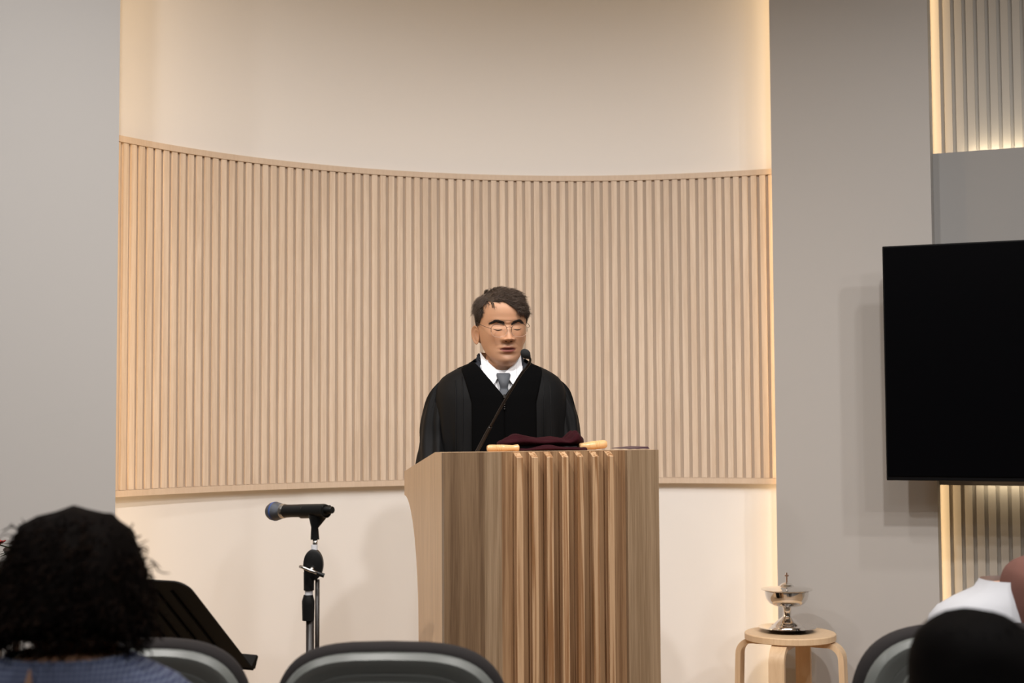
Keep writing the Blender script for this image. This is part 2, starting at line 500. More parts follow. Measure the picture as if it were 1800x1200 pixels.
# wall arm back to the floating box
cW = Vector((tl.x, tl.y)) + Vector((math.cos(tva), math.sin(tva))) * TW / 2
dist = (cW - fb).dot(PN) - 0.061
MB().box((TW / 2, 0.061 + dist / 2, TH * 0.45), (0.10, dist, 0.10)).box((TW / 2, 0.061 + dist - 0.012, TH * 0.45), (0.30, 0.02, 0.3)).build('mount_bracket', M['blackmetal'], tv)

# ------------------------------------------------------------------ lectern
ea = math.radians(22.0)
LE = Vector((math.cos(ea), math.sin(ea))); LBk = Vector((-math.sin(ea), math.cos(ea)))
lc = at(780, 795.5, 3.80)
LH = lc.z - STAGE
lec = thing('lectern', 'tall pale ash wood lectern with seven vertical fins on the stage', 'lectern', (lc.x, lc.y, STAGE), ea)


def sx_of(px):
    """distance along the lectern front seen at photo column px"""
    k = ray(px, 950); k = k.x / k.y
    return (k * lc.y - lc.x) / (LE.x - k * LE.y)


LWd = sx_of(1158.5)
dep = 0.345
# side profile (depth, height): flat strip, slope to the reading edge, waist, straight
prof = [(0, 0), (0, LH), (0.072, LH), (dep, LH - 0.060), (dep, LH - 0.128)]
for i in range(1, 13):
    t = i / 12
    a_ = t * PI / 2
    prof.append((dep - 0.128 * math.sin(a_) ** 1.0, LH - 0.128 - 0.36 * (1 - math.cos(a_))))
prof += [(dep - 0.130, LH - 0.55), (dep - 0.130, 0.0)]


def side(x0, x1):
    n = len(prof)
    vs = [(x0, d, h) for d, h in prof] + [(x1, d, h) for d, h in prof]
    return MB().add(vs, [tuple(range(n)), tuple(reversed(range(n, 2 * n)))] + [(i, (i + 1) % n, n + (i + 1) % n, n + i) for i in range(n)])


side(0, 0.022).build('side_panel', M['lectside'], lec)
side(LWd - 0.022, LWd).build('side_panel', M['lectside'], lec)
TOPT = 0.018
top = MB()
rs = []
for x in (0.0221, LWd - 0.0221):
    rs.append([(x, 0.001, LH), (x, 0.072, LH), (x, dep - 0.004, LH - 0.0595), (x, dep - 0.004, LH - 0.0595 - TOPT), (x, 0.072, LH - TOPT), (x, 0.001, LH - TOPT)])
top.rings(rs).build('reading_top', M['lectside'], lec)
MB().box((LWd / 2, dep - 0.012, LH - 0.063), (LWd - 0.05, 0.014, 0.03)).build('paper_ledge', M['lectside'], lec)
MB().box((LWd / 2, 0.10, 0.55), (LWd - 0.046, 0.17, 0.02)).build('shelf', M['lectside'], lec)
MB().box((LWd / 2, 0.11, 0.03), (LWd - 0.046, 0.2, 0.06)).build('plinth', M['lectside'], lec)


def board(px0, px1, y0, y1, m, name='front_board', h=LH, back=0.016):
    x0, x1 = sx_of(px0), sx_of(px1)
    return MB().prism([(x0, y0), (x1, y1), (x1, back), (x0, back)], 0.0, h).build(name, m, lec)


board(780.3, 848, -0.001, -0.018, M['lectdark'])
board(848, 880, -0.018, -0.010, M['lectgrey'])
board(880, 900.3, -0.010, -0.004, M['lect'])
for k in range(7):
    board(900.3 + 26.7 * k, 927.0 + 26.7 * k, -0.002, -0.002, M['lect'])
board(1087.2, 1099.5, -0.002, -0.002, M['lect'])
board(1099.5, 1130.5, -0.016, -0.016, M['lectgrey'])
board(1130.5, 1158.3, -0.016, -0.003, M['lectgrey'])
for k in range(7):
    x0 = sx_of(902.2 + 26.7 * k); x1 = x0 + 0.0190; d = 0.027
    v = [(x0, -0.002, 0), (x1, -0.002, 0), (x1, -d, 0), (x0, -d, 0),
         (x0, -0.002, LH - 0.001), (x1, -0.002, LH - 0.001), (x1, -d, LH - 0.0155), (x0, -d, LH - 0.0155)]
    MB().add(v, [(3, 2, 1, 0), (4, 5, 6, 7), (0, 1, 5, 4), (1, 2, 6, 5), (2, 3, 7, 6), (3, 0, 4, 7)]).build('fin', M['fin'], lec, bevel=0.0012)


def lec_world(x, y, z):
    p = Vector((lc.x, lc.y)) + LE * x + LBk * y
    return Vector((p.x, p.y, STAGE + z))


def top_z(y):
    return LH if y < 0.072 else LH - 0.060 * (y - 0.072) / (dep - 0.072)


# things on the lectern -------------------------------------------------
def wooden_handle(L_, r):
    pr_ = [(0.0, 0), (r * 0.7, 0.001), (r * 0.95, 0.006), (r, 0.014)]
    for t in (0.30, 0.36, 0.42):
        pr_ += [(r * 0.98, L_ * t - 0.001), (r * 0.90, L_ * t), (r * 0.98, L_ * t + 0.001)]
    pr_ += [(r * 0.95, L_ * 0.55), (r * 0.82, L_ * 0.75), (r * 0.80, L_ * 0.82), (r * 0.95, L_ * 0.92), (r * 1.02, L_ * 0.97), (r * 0.8, L_), (0, L_)]
    return MB().lathe(pr_, 24, axis='X')


def pouch(L_, wd, ht, seed, folds):
    """soft velvet bag lying flat: a displaced flattened cushion along +x"""
    mb = MB(); rs = []
    n = 34
    for i in range(n + 1):
        t = i / n
        wv = wd * (min(1, (t / 0.12)) ** 0.5 * 0.75 + 0.25) * (1.0 if t < 0.9 else math.sqrt(max(0.05, 1 - ((t - 0.9) / 0.1) ** 2)))
        hv = ht(t)
        ring = []
        for k in range(36):
            a_ = 2 * PI * k / 36
            x = L_ * t; y = wv * math.cos(a_); z = max(-0.001, hv * (0.5 + 0.5 * math.sin(a_)))
            nv = noise.noise((x * 22 + seed, y * 18, seed * 3.1 + z * 10))
            nf = math.sin((y * 1.0 + x * 0.35) * 180 + 5 * noise.noise((x * 12, y * 12, seed)))
            kf = max(0, math.sin(a_))
            ring.append((x + 0.004 * nv, y * (1 + 0.12 * nv), z + kf * (0.009 * nv + folds * nf) if z > 0.002 else z))
        rs.append(ring)
    mb.rings(rs)
    return mb


yb = 0.085
hx0 = sx_of(863)
b1 = thing('offering_bag', 'maroon velvet offering bag, its wooden handle lying left at the lectern front edge', 'offering bag', lec_world(hx0 + 0.022, yb, LH + 0.0085), ea + math.radians(-4))
wooden_handle(0.092, 0.0100).build('handle', M['handle'], b1, auto=40)
b2o = lec_world(sx_of(1074) + 0.030, 0.085, LH + 0.0165)
b2 = thing('offering_bag', 'maroon velvet offering bag, its wooden handle pointing right above the lectern', 'offering bag', b2o, ea + math.radians(180 - 6))
h2 = wooden_handle(0.085, 0.0125).build('handle', M['handle'], b2, auto=40)
h2.rotation_euler = (0, math.radians(5), 0)
p1 = pouch(0.215, 0.055, lambda t: 0.007 + 0.008 * math.sin(PI * min(1, t * 1.1)), 3.0, 0.0025).build('pouch', M['maroon'], b1, smooth=True)
p1.location = (0.086, 0.035, -0.0105)
p2 = pouch(0.255, 0.050, lambda t: 0.018 + 0.024 * math.exp(-((t - 0.10) / 0.07) ** 2) + 0.009 * math.exp(-((t - 0.35) / 0.15) ** 2) + 0.014 * math.exp(-((t - 0.75) / 0.18) ** 2), 9.0, 0.0034).build('pouch', M['maroon'], b2, smooth=True)
p2.location = (0.062, -0.030, -0.006)
fx = sx_of(1099) + 0.040
fo = thing('folder', 'thin dark purple folder lying at the right end of the lectern top', 'folder', lec_world(fx, 0.05, LH + 0.002), ea)
MB().add([(0, 0, 0), (0.066, 0.0, 0.0), (0.066, 0.11, 0.0), (0, 0.11, 0), (0, 0, 0.0015), (0.060, 0.0, 0.0060), (0.060, 0.11, 0.006), (0, 0.11, 0.0015)],
         [(3, 2, 1, 0), (4, 5, 6, 7), (0, 1, 5, 4), (1, 2, 6, 5), (2, 3, 7, 6), (3, 0, 4, 7)]).build('cover', M['paper'], fo)

# gooseneck microphone on the lectern
gb = lec_world(sx_of(866), 0.20, top_z(0.20))
gY = gb.y
pts = [at(838, 794, gY - 0.005), at(852, 768, gY - 0.01), at(862, 750, gY - 0.02), at(880, 717, gY - 0.04), at(900, 683, gY - 0.06), at(916, 657, gY - 0.08),
       at(926, 645, gY - 0.085), at(931, 637, gY - 0.09), at(932, 631, gY - 0.10), at(929, 627, gY - 0.105)]
basep = Vector((pts[0].x - 0.012, pts[0].y + 0.0, 0))
gm = thing('gooseneck_microphone', 'thin black gooseneck microphone rising from the lectern before the man', 'microphone', (basep.x, basep.y, 0))
loc = Vector((basep.x, basep.y, 0))
ly = LBk.dot(Vector((basep.x, basep.y)) - Vector((lc.x, lc.y))); bz = STAGE + top_z(ly) + 0.001
gm.location.z = bz; loc.z = bz
pl = [p - loc for p in pts]
MB().lathe([(0, -0.002), (0.022, -0.002), (0.022, 0.004), (0.012, 0.008), (0.007, 0.012), (0, 0.012)], 20).build('base', M['black'], gm, auto=40)
stem = [Vector((0, 0, 0.006))] + pl


def smooth_path(P_, n=4):
    o = []
    for i in range(len(P_) - 1):
        a_, b_, c_, d_ = P_[max(i - 1, 0)], P_[i], P_[i + 1], P_[min(i + 2, len(P_) - 1)]
        for k in range(n):
            t = k / n
            o.append(0.5 * ((2 * b_) + (c_ - a_) * t + (2 * a_ - 5 * b_ + 4 * c_ - d_) * t * t + (3 * b_ - a_ - 3 * c_ + d_) * t ** 3))
    o.append(P_[-1]); return o


MB().tube(smooth_path(stem[:4]), 0.0052, 10).build('lower_tube', M['blackmetal'], gm, smooth=True)
MB().tube(smooth_path(stem[3:]), 0.0036, 10).build('gooseneck', M['blackmetal'], gm, smooth=True)
hd = MB(); hc = at(924, 622, gY - 0.11) - loc
dirh = (hc - pl[-1]).normalized(); dirh = Vector((-0.55, -0.25, 0.55)).normalized()
prr = [(0.0035, -0.017), (0.006, -0.014), (0.0118, -0.006), (0.0130, 0.0), (0.0122, 0.006), (0.009, 0.012), (0.004, 0.0155), (0.0, 0.016)]
rot = dirh.to_track_quat('Z', 'Y').to_matrix()
hd.rings([[hc + rot @ Vector((r * math.cos(2 * PI * k / 20), r * math.sin(2 * PI * k / 20), z)) for k in range(20)] for r, z in prr])
hd.build('foam_windscreen', mat('black_foam', (0.012, 0.012, 0.012), 0.95, bump=0.6, bscale=900), gm, smooth=True)

# ------------------------------------------------------------------ microphone on stand at left
mY = 3.72
mpx = mY / FPX
pol = at(545, 1100, mY); MX = pol.x
ms = thing('microphone_stand', 'black folded boom microphone stand left of the lectern', 'microphone stand', (MX, mY, STAGE))


def lz(y, x=548): return at(x, y, mY).z - STAGE
def lx_(px, y=1000): return at(px, y, mY).x - MX


FT = STAGE
MB().tube([(0, 0, 0.10), (0, 0, lz(1085))], 0.0105, 16).build('lower_tube', M['blackmetal'], ms, smooth=True)
MB().lathe([(0, lz(1090)), (0.0155, lz(1090)), (0.0165, lz(1062)), (0.0165, lz(1056)), (0.012, lz(1045)), (0, lz(1045))], 20, (lx_(542), 0, 0)).build('height_clutch', M['black'], ms, auto=40)
MB().lathe([(0, lz(1045)), (0.0105, lz(1045)), (0.0105, lz(1036)), (0, lz(1036))], 20, (lx_(543), 0, 0)).build('white_band', M['whitetape'], ms, auto=40)
MB().tube([(lx_(543), 0, lz(1037)), (lx_(543), 0, lz(1005))], [0.0135, 0.0140], 16).build('upper_socket', M['black'], ms, auto=40)
dz = lz(992); dx = lx_(551)
disc = MB(); rs = []
for yy, r in ((-0.013, 0.022), (-0.010, 0.026), (0.010, 0.026), (0.013, 0.022)):
    rs.append([(dx + r * 0.98 * math.cos(2 * PI * k / 28), yy, dz + r * 1.55 * math.sin(2 * PI * k / 28)) for k in range(28)])
disc.rings(rs).build('pivot_disc', M['black'], ms, auto=40)
MB().tube([(lx_(530), -0.022, lz(994)), (lx_(534), -0.030, lz(994)), (lx_(549), -0.036, lz(1000)), (lx_(563), -0.036, lz(1005))], 0.0042, 10).build('clamp_bar', M['chrome'], ms, smooth=True)
MB().tube([(lx_(561), -0.036, lz(1004.5)), (lx_(573), -0.036, lz(1009))], [0.0052, 0.0058], 10).build('clamp_tip', M['black'], ms, auto=40)
MB().tube([(dx, -0.036, lz(999)), (dx, -0.01, lz(996))], 0.005, 10).build('clamp_bolt', M['chrome'], ms, smooth=True)
MB().tube([(lx_(558), 0.0, lz(1018)), (lx_(557), 0.004, 0.35)], 0.0058, 12).build('boom_rod', M['blackmetal'], ms, smooth=True)
MB().tube([(lx_(557), 0.004, 0.352), (lx_(557), 0.004, 0.30)], [0.013, 0.013], 16).build('boom_weight', M['black'], ms, auto=40)
MB().lathe([(0, lz(966)), (0.0085, lz(966)), (0.0085, lz(957)), (0, lz(957))], 20, (lx_(552.5), 0, 0)).build('white_band', M['whitetape'], ms, auto=40)
MB().tube([(lx_(553), 0, lz(968)), (lx_(554), 0, lz(945))], 0.0062, 12).build('threaded_tip', M['chrome'], ms, smooth=True)
MB().lathe([(0, 0.06), (0.02, 0.06), (0.024, 0.09), (0.024, 0.16), (0.016, 0.18), (0, 0.18)], 20).build('leg_hub', M['black'], ms, auto=40)
for k in range(3):
    a_ = math.radians(100 + 120 * k); dxy = Vector((math.cos(a_), math.sin(a_), 0))
    lg = MB().tube([dxy * 0.02 + Vector((0, 0, 0.11)), dxy * 0.30 + Vector((0, 0, 0.013))], 0.008, 10).build('leg', M['blackmetal'], ms, smooth=True)
    MB().tube([dxy * 0.285 + Vector((0, 0, 0.018)), dxy * 0.325 + Vector((0, 0, 0.011))], 0.0108, 10).build('rubber_foot', M['black'], lg, smooth=True)

# clip holds the microphone (clip belongs to the stand)
mcA = at(506, 897.5, mY + 0.03); mcB = at(588, 895.5, mY - 0.0)
mdir = Vector((-0.80, 0.60, -0.052)).normalized()       # towards the head
mc0 = at(560, 896.5, mY)
wm = thing('wireless_microphone', 'black wireless handheld microphone with grey grille lying in the stand clip', 'microphone', mc0)
rotm = mdir.to_track_quat('X', 'Z').to_matrix()


def mic_part(pr_, name, m, auto=40, seg=28):
    mb = MB()
    mb.rings([[rotm @ Vector((z, r * math.cos(2 * PI * k / seg), r * math.sin(2 * PI * k / seg))) for k in range(seg)] for r, z in pr_])
    return mb.build(name, m, wm, auto=auto)


mic_part([(0.0, -0.050), (0.0085, -0.050), (0.0095, -0.048), (0.0095, -0.024), (0, -0.024)], 'antenna_cap', M['black'])
mic_part([(0, -0.026), (0.0150, -0.026), (0.0165, -0.020), (0.0172, 0.05), (0.0168, 0.10), (0.0175, 0.122), (0, 0.122)], 'body', M['black'])
mic_part([(0, 0.122), (0.0178, 0.122), (0.0195, 0.128), (0.0195, 0.133), (0, 0.133)], 'collar_ring', M['chrome'])
mic_part([(0, 0.133), (0.0190, 0.133), (0.0235, 0.150), (0.0252, 0.158), (0, 0.158)], 'grille', M['grille'])
mic_part([(0, 0.158), (0.0256, 0.158), (0.0256, 0.162), (0, 0.162)], 'blue_ring', M['blue'])
mic_part([(0, 0.162), (0.0250, 0.162), (0.0238, 0.172), (0.019, 0.181), (0.011, 0.186), (0.0, 0.188)], 'grille_cap', M['grille'])
# clip
cl = MB()
mo = mc0 - Vector((MX, mY, STAGE))
rs = []
for z in (-0.028, 0.05):
    ring = []
    for k in range(17):
        a_ = math.radians(-215 + 250 * k / 16)
        ring.append(mo + rotm @ Vector((z + (0.012 if z > 0 else 0) * math.cos(a_ + PI / 2), 0.0205 * math.cos(a_), 0.0205 * math.sin(a_))))
    for k in reversed(range(17)):
        a_ = math.radians(-215 + 250 * k / 16)
        ring.append(mo + rotm @ Vector((z, 0.0180 * math.cos(a_), 0.0180 * math.sin(a_))))
    rs.append(ring)
cl.rings(rs)
bz0 = lz(911)
cl.tube([mo + rotm @ Vector((0.006, 0, -0.016)), (lx_(553), 0, lz(927)), (lx_(553.5), 0, lz(948))], [0.024, 0.0095, 0.0115], 16, 0.75, up=(0, 1, 0))
cl.build('microphone_clip', M['black'], ms, auto=45)

# ------------------------------------------------------------------ stool with the covered chalice
sY = 5.06
scn = at(1389, 1117, sY)
st_z = scn.z - STAGE + 0.012
stool = thing('stool', 'round birch plywood stool with bent legs near the right wall', 'stool', (scn.x, sY, STAGE))
SR = (1467.5 - 1310.5) / 2 / FPX * sY
MB().lathe([(0, st_z - 0.024), (SR - 0.003, st_z - 0.024), (SR, st_z - 0.022), (SR, st_z - 0.003), (SR - 0.003, st_z), (0, st_z)], 64).build('seat', M['birch'], stool, auto=40)
for k, a_ in enumerate((34.5, 124.5, 214.5, 304.5)):
    a_ = math.radians(a_ + 30)
    d2 = Vector((math.cos(a_), math.sin(a_), 0)); t2 = Vector((-d2.y, d2.x, 0))
    path = [(0.015, st_z - 0.0338)]
    R_ = 0.050; ro = SR + 0.024
    path.append((ro - R_, st_z - 0.0338))
    for j in range(1, 9):
        b_ = j / 8 * PI / 2
        path.append((ro - R_ + R_ * math.sin(b_), st_z - 0.0338 - R_ + R_ * math.cos(b_)))
    path.append((ro + 0.012, 0.0))
    rs = []
    for i, (r, z) in enumerate(path):
        pa = path[max(i - 1, 0)]; pb = path[min(i + 1, len(path) - 1)]
        tx, tz = pb[0] - pa[0], pb[1] - pa[1]; l_ = math.hypot(tx, tz); nx, nz = -tz / l_, tx / l_
        h = 0.0095
        rs.append([d2 * (r + s_ * nx * h) + t2 * (q_ * 0.027) + Vector((0, 0, max(0, z + s_ * nz * h))) for s_, q_ in ((1, -1), (1, 1), (-1, 1), (-1, -1))])
    MB().rings(rs).build('leg', M['birch'], stool, auto=30)

cxy = at(1384, 1105, sY + 0.020)
ch = thing('covered_chalice', 'polished steel lidded chalice with a cross finial standing on the birch stool', 'chalice', (cxy.x, sY + 0.020, STAGE + st_z))
px = sY / FPX
MB().lathe([(0, 0.0), (0.062, 0.0), (0.066, 0.004), (0.085, 0.012), (0.101, 0.0155), (0.101, 0.017), (0.085, 0.014), (0.064, 0.006), (0, 0.003)], 64).build('saucer', M['steel'], ch, auto=50)
f = 0.0035
MB().lathe([(0, f), (0.063, f), (0.065, f + 0.003), (0.063, f + 0.008), (0.058, f + 0.011), (0.057, f + 0.015), (0.050, f + 0.018), (0.047, f + 0.023), (0.037, f + 0.033), (0.025, f + 0.041), (0.0185, f + 0.047), (0.0150, f + 0.050),
            (0.0145, f + 0.054), (0.0145, f + 0.080), (0.0180, f + 0.083), (0.024, f + 0.085), (0, f + 0.086)], 64).build('foot', M['steel'], ch, auto=50)
zb_ = f + 0.0845
MB().lathe([(0, zb_), (0.024, zb_), (0.048, zb_ + 0.004), (0.062, zb_ + 0.012), (0.072, zb_ + 0.026), (0.0765, zb_ + 0.042), (0.0775, zb_ + 0.0545), (0.0760, zb_ + 0.0545), (0.070, zb_ + 0.026), (0.05, zb_ + 0.01), (0, zb_ + 0.006)], 64).build('bowl', M['steel'], ch, auto=50)
zl = zb_ + 0.055
MB().lathe([(0, zl), (0.076, zl), (0.0895, zl + 0.0035), (0.0905, zl + 0.005), (0.0895, zl + 0.0062), (0.080, zl + 0.0050), (0.074, zl + 0.0065), (0.064, zl + 0.0095), (0.045, zl + 0.0125), (0.030, zl + 0.0145), (0.026, zl + 0.0155), (0.024, zl + 0.019), (0.018, zl + 0.024), (0.010, zl + 0.0275), (0.0065, zl + 0.029), (0, zl + 0.0295)], 64).build('lid', M['steel'], ch, auto=50)
MB().box((0, 0, zl + 0.046), (0.0058, 0.005, 0.036)).box((0, 0, zl + 0.053), (0.0150, 0.0045, 0.0052)).build('cross_finial', M['steel'], ch, bevel=0.0008)

# ------------------------------------------------------------------ music stand
mu = thing('music_stand', 'black slotted music stand between curly-haired woman and microphone stand', 'music stand')
mY2 = 3.25
tr = at(326, 1024, mY2)
brt = at(445, 1178, mY2 + 0.23)
down = (brt - tr); LDN = down.length; down.normalize()
ez = Vector((down.y, -down.x, 0)).normalized()        # horizontal, perpendicular to the slope
if ez.x > 0: ez = -ez                                   # towards the left of the photo
nrm = down.cross(ez).normalized()
if nrm.z < 0: nrm = -nrm                                # face side (up, towards the stage)
ctr = tr + ez * 0.25 + down * LDN * 0.55
mu.location = (ctr.x, ctr.y, STAGE)
mo2 = mu.location.copy()
WD = 0.50


def desk(u, v, n_=0.0): return tr + ez * u + down * v + nrm * n_ - mo2


out_l = [(0.0, LDN)]
R_ = 0.035
for j in range(7):
    b_ = j / 6 * PI / 2
    out_l.append((R_ - R_ * math.cos(b_), R_ - R_ * math.sin(b_)))
for j in range(7):
    b_ = j / 6 * PI / 2
    out_l.append((WD - R_ + R_ * math.sin(b_), R_ - R_ * math.cos(b_)))
out_l.append((WD, LDN))
n = len(out_l)
MB().add([desk(u, v, 0.0) for u, v in out_l] + [desk(u, v, 0.004) for u, v in out_l],
         [tuple(range(n)), tuple(reversed(range(n, 2 * n)))] + [(i, (i + 1) % n, n + (i + 1) % n, n + i) for i in range(n)]).build('desk', M['matteblack'], mu)
for k in range(9):
    u = 0.06 + k * 0.047
    MB().tube([desk(u, 0.035, -0.001), desk(u, LDN - 0.04, -0.001)], 0.004, 6).build('rib', M['matteblack'], mu)
MB().add([desk(u, v, q_) for u in (0, WD) for v, q_ in ((LDN - 0.006, -0.002), (LDN + 0.004, 0.008), (LDN - 0.006, 0.036), (LDN - 0.013, 0.036), (LDN - 0.012, 0.004))],
         [(4, 3, 2, 1, 0), (5, 6, 7, 8, 9)] + [(i, (i + 1) % 5, 5 + (i + 1) % 5, 5 + i) for i in range(5)]).build('lip', M['matteblack'], mu)
pc = desk(0.25, LDN * 0.55, -0.012)
MB().tube([pc, pc + Vector((0, 0, -0.05)), Vector((pc.x, pc.y, 0.10))], [0.014, 0.012, 0.011], 14).build('pole', M['blackmetal'], mu, smooth=True)
for k in range(3):
    a_ = math.radians(90 + 120 * k); d2 = Vector((math.cos(a_), math.sin(a_), 0))
    MB().tube([Vector((pc.x, pc.y, 0.22)) + d2 * 0.012, Vector((pc.x, pc.y, 0.012)) + d2 * 0.26], 0.009, 8).build('leg', M['blackmetal'], mu, smooth=True)

# ------------------------------------------------------------------ chairs
def superell(hw, hh, n=3.2, seg=64):
    o = []
    for k in range(seg):
        a_ = 2 * PI * k / seg; c, s_ = math.cos(a_), math.sin(a_)
        o.append((math.copysign(abs(c) ** (2 / n), c) * hw, math.copysign(abs(s_) ** (2 / n), s_) * hh))
    return o


def back_rings(spec, cz, curve=0.35):
    rs = []
    for hw, hh, y, nn in spec:
        ring = []
        for x, z in superell(hw, hh, nn):
            ring.append((x * (1 - 0.025 * max(0, z / 0.25)), y + curve * x * x - 0.10 * (z), cz + z - 0.014 * (x / 0.24) ** 2 * (1 if z > 0 else 0)))
        rs.append(ring)
    return rs


def make_chair(label, group):
    t = thing('auditorium_chair', label, 'chair', group=group)
    cz = 0.772
    MB().rings(back_rings([(0.200, 0.215, 0.030, 4.0), (0.230, 0.240, 0.022, 4.0), (0.241, 0.250, 0.0, 4.0), (0.239, 0.248, -0.020, 4.0), (0.226, 0.236, -0.030, 4.0)], cz)).build('back_cushion', M['cushion'], t, smooth=True)
    sh = MB().rings(back_rings([(0.229, 0.233, -0.028, 4.0), (0.227, 0.231, -0.040, 4.0), (0.218, 0.221, -0.050, 4.0), (0.200, 0.208, -0.050, 4.0), (0.190, 0.196, -0.043, 4.0)], cz), True, True).build('back_shell', M['shellgrey'], t, auto=35)
    MB().rings(back_rings([(0.188, 0.193, -0.0435, 4.0), (0.186, 0.191, -0.0445, 4.0), (0.183, 0.188, -0.0445, 4.0)], cz), True, True).build('recess_panel', M['shelldark'], sh, auto=35)
    MB().rings(back_rings([(0.160, 0.178, -0.043, 5.5), (0.157, 0.175, -0.049, 5.5), (0.152, 0.170, -0.049, 5.5)], cz), True, True).build('raised_panel', M['shelldark'], sh, auto=35)
    # seat
    rs = []
    for z, k in ((0.395, 0.92), (0.405, 1.0), (0.445, 1.0), (0.458, 0.94)):
        rs.append([(x * k, 0.235 + y * k, z) for x, y in superell(0.235, 0.225, 4)])
    MB().rings(rs).build('seat', M['cushion'], t, auto=50)
    fr = MB().box((0, 0.235, 0.385), (0.40, 0.36, 0.03))
    fr.tube([(-0.19, 0.02, 0.39), (-0.19, -0.01, 0.55)], 0.014, 8).tube([(0.19, 0.02, 0.39), (0.19, -0.01, 0.55)], 0.014, 8)
    fr.build('frame', M['blackmetal'], t)
    for sx in (-1, 1):
        for yy, y2 in ((0.06, 0.0), (0.40, 0.44)):
            MB().tube([(sx * 0.185, yy, 0.385), (sx * 0.215, y2, 0.002)], [0.014, 0.012], 10).build('leg', M['blackmetal'], t, smooth=True)
    return t


def copy_tree(o, parent=None):
    c = o.copy(); C.objects.link(c); c.parent = parent
    for ch_ in [x for x in o.children]: copy_tree(ch_, c)
    return c


GR = 'auditorium chairs of the audience'
chair = make_chair('grey-shelled charcoal auditorium chair in the middle, directly before the lectern', GR)
cY = 2.78
pC = at(686, 1130, cY); chair.location = (pC.x, cY + 0.03, 0); chair.rotation_euler = (0, 0, math.radians(-2))
c2 = copy_tree(chair); c2['label'] = 'grey-shelled charcoal auditorium chair right beside the curly-haired woman'
pC = at(231, 1130, 2.84); c2.location = (pC.x, 2.87, 0); c2.rotation_euler = (0, 0, math.radians(4))
c3 = copy_tree(chair); c3['label'] = 'grey-shelled charcoal auditorium chair at right, behind the white-shirted person'
c3.scale = (1.07, 1.0, 1.0); pC = at(1706, 1110, 3.0); c3.location = (pC.x, 3.03, 0); c3.rotation_euler = (0, 0, math.radians(6))

# ------------------------------------------------------------------ people
SKIN = (0.55, 0.30, 0.178)
LIP = (0.25, 0.075, 0.06)
HEAD = [  # z, tilt, half width, front y, back y
    (0.1135, 0, .010, -.012, .014), (0.108, 0, .034, -.038, .045), (0.098, 0, .052, -.060, .068), (0.083, 0, .066, -.080, .085),
    (0.065, 0, .073, -.091, .093), (0.045, 0, .0755, -.095, .097), (0.025, 0, .076, -.093, .098), (0.008, 0, .0755, -.0900, .098),
    (-0.010, .004, .0745, -.0905, .097), (-0.028, .008, .0720, -.0905, .094), (-0.045, .014, .0690, -.0895, .089), (-0.062, .021, .0640, -.088, .082),
    (-0.078, .026, .0570, -.086, .074), (-0.090, .026, .0480, -.079, .068), (-0.099, .023, .0460, -.064, .065), (-0.116, .018, .051, -.050, .066),
    (-0.135, .010, .054, -.043, .067), (-0.165, 0, .058, -.042, .069), (-0.215, 0, .063, -.044, .072)]


def g(x, z, cx, cz, sx, sz):
    return math.exp(-((x - cx) / sx) ** 2 - ((z - cz) / sz) ** 2)


def face_disp(x, z):
    ax = abs(x); d = 0.0
    d -= 0.0085 * g(ax, z, .032, .006, .017, .012)
    d += 0.0060 * g(ax, z, .0315, .000, .013, .0085)
    d += 0.0030 * g(ax, z, .030, .024, .022, .008)
    d += 0.0022 * g(ax, z, 0, .022, .012, .010)
    d -= 0.0035 * g(ax, z, 0, .008, .009, .008)
    d += 0.0055 * g(ax, z, .047, -.022, .020, .020)
    d -= 0.003 * g(ax, z, .045, -.060, .018, .02)
    # nose
    if z < 0.018:
        t = min(1, max(0, (0.014 - z) / 0.047))
        hgt = lerp(0.004, 0.022, t ** 1.15); wid = lerp(0.0080, 0.0140, t)
        fall = 1.0 if z > -0.036 else math.exp(-((z + 0.036) / 0.0046) ** 2)
        d += hgt * math.exp(-(ax / wid) ** 2.4) * fall
    d += 0.0050 * g(ax, z, 0, -.033, .011, .0085)
    d += 0.0120 * g(ax, z, .0165, -.0365, .0066, .0070)
    # mouth
    mw = math.exp(-(ax / .0215) ** 2.6)
    d += mw * (0.0052 * math.exp(-((z + .0615) / .0050) ** 2) + 0.0068 * math.exp(-((z + .0748) / .0056) ** 2) - 0.0078 * math.exp(-((z + .0676) / .0022) ** 2))
    d -= 0.0022 * g(ax, z, 0, -.050, .0045, .006)
    d -= 0.0010 * math.exp(-((ax - (.023 + (-.036 - z) * .45)) / .005) ** 2) * math.exp(-((z + .050) / .012) ** 2)
    d += 0.004 * g(ax, z, 0, -.062, .035, .020)
    d -= 0.0030 * g(ax, z, 0, -.083, .02, .006)
    d += 0.0075 * g(ax, z, 0, -.100, .018, .012)
    return d


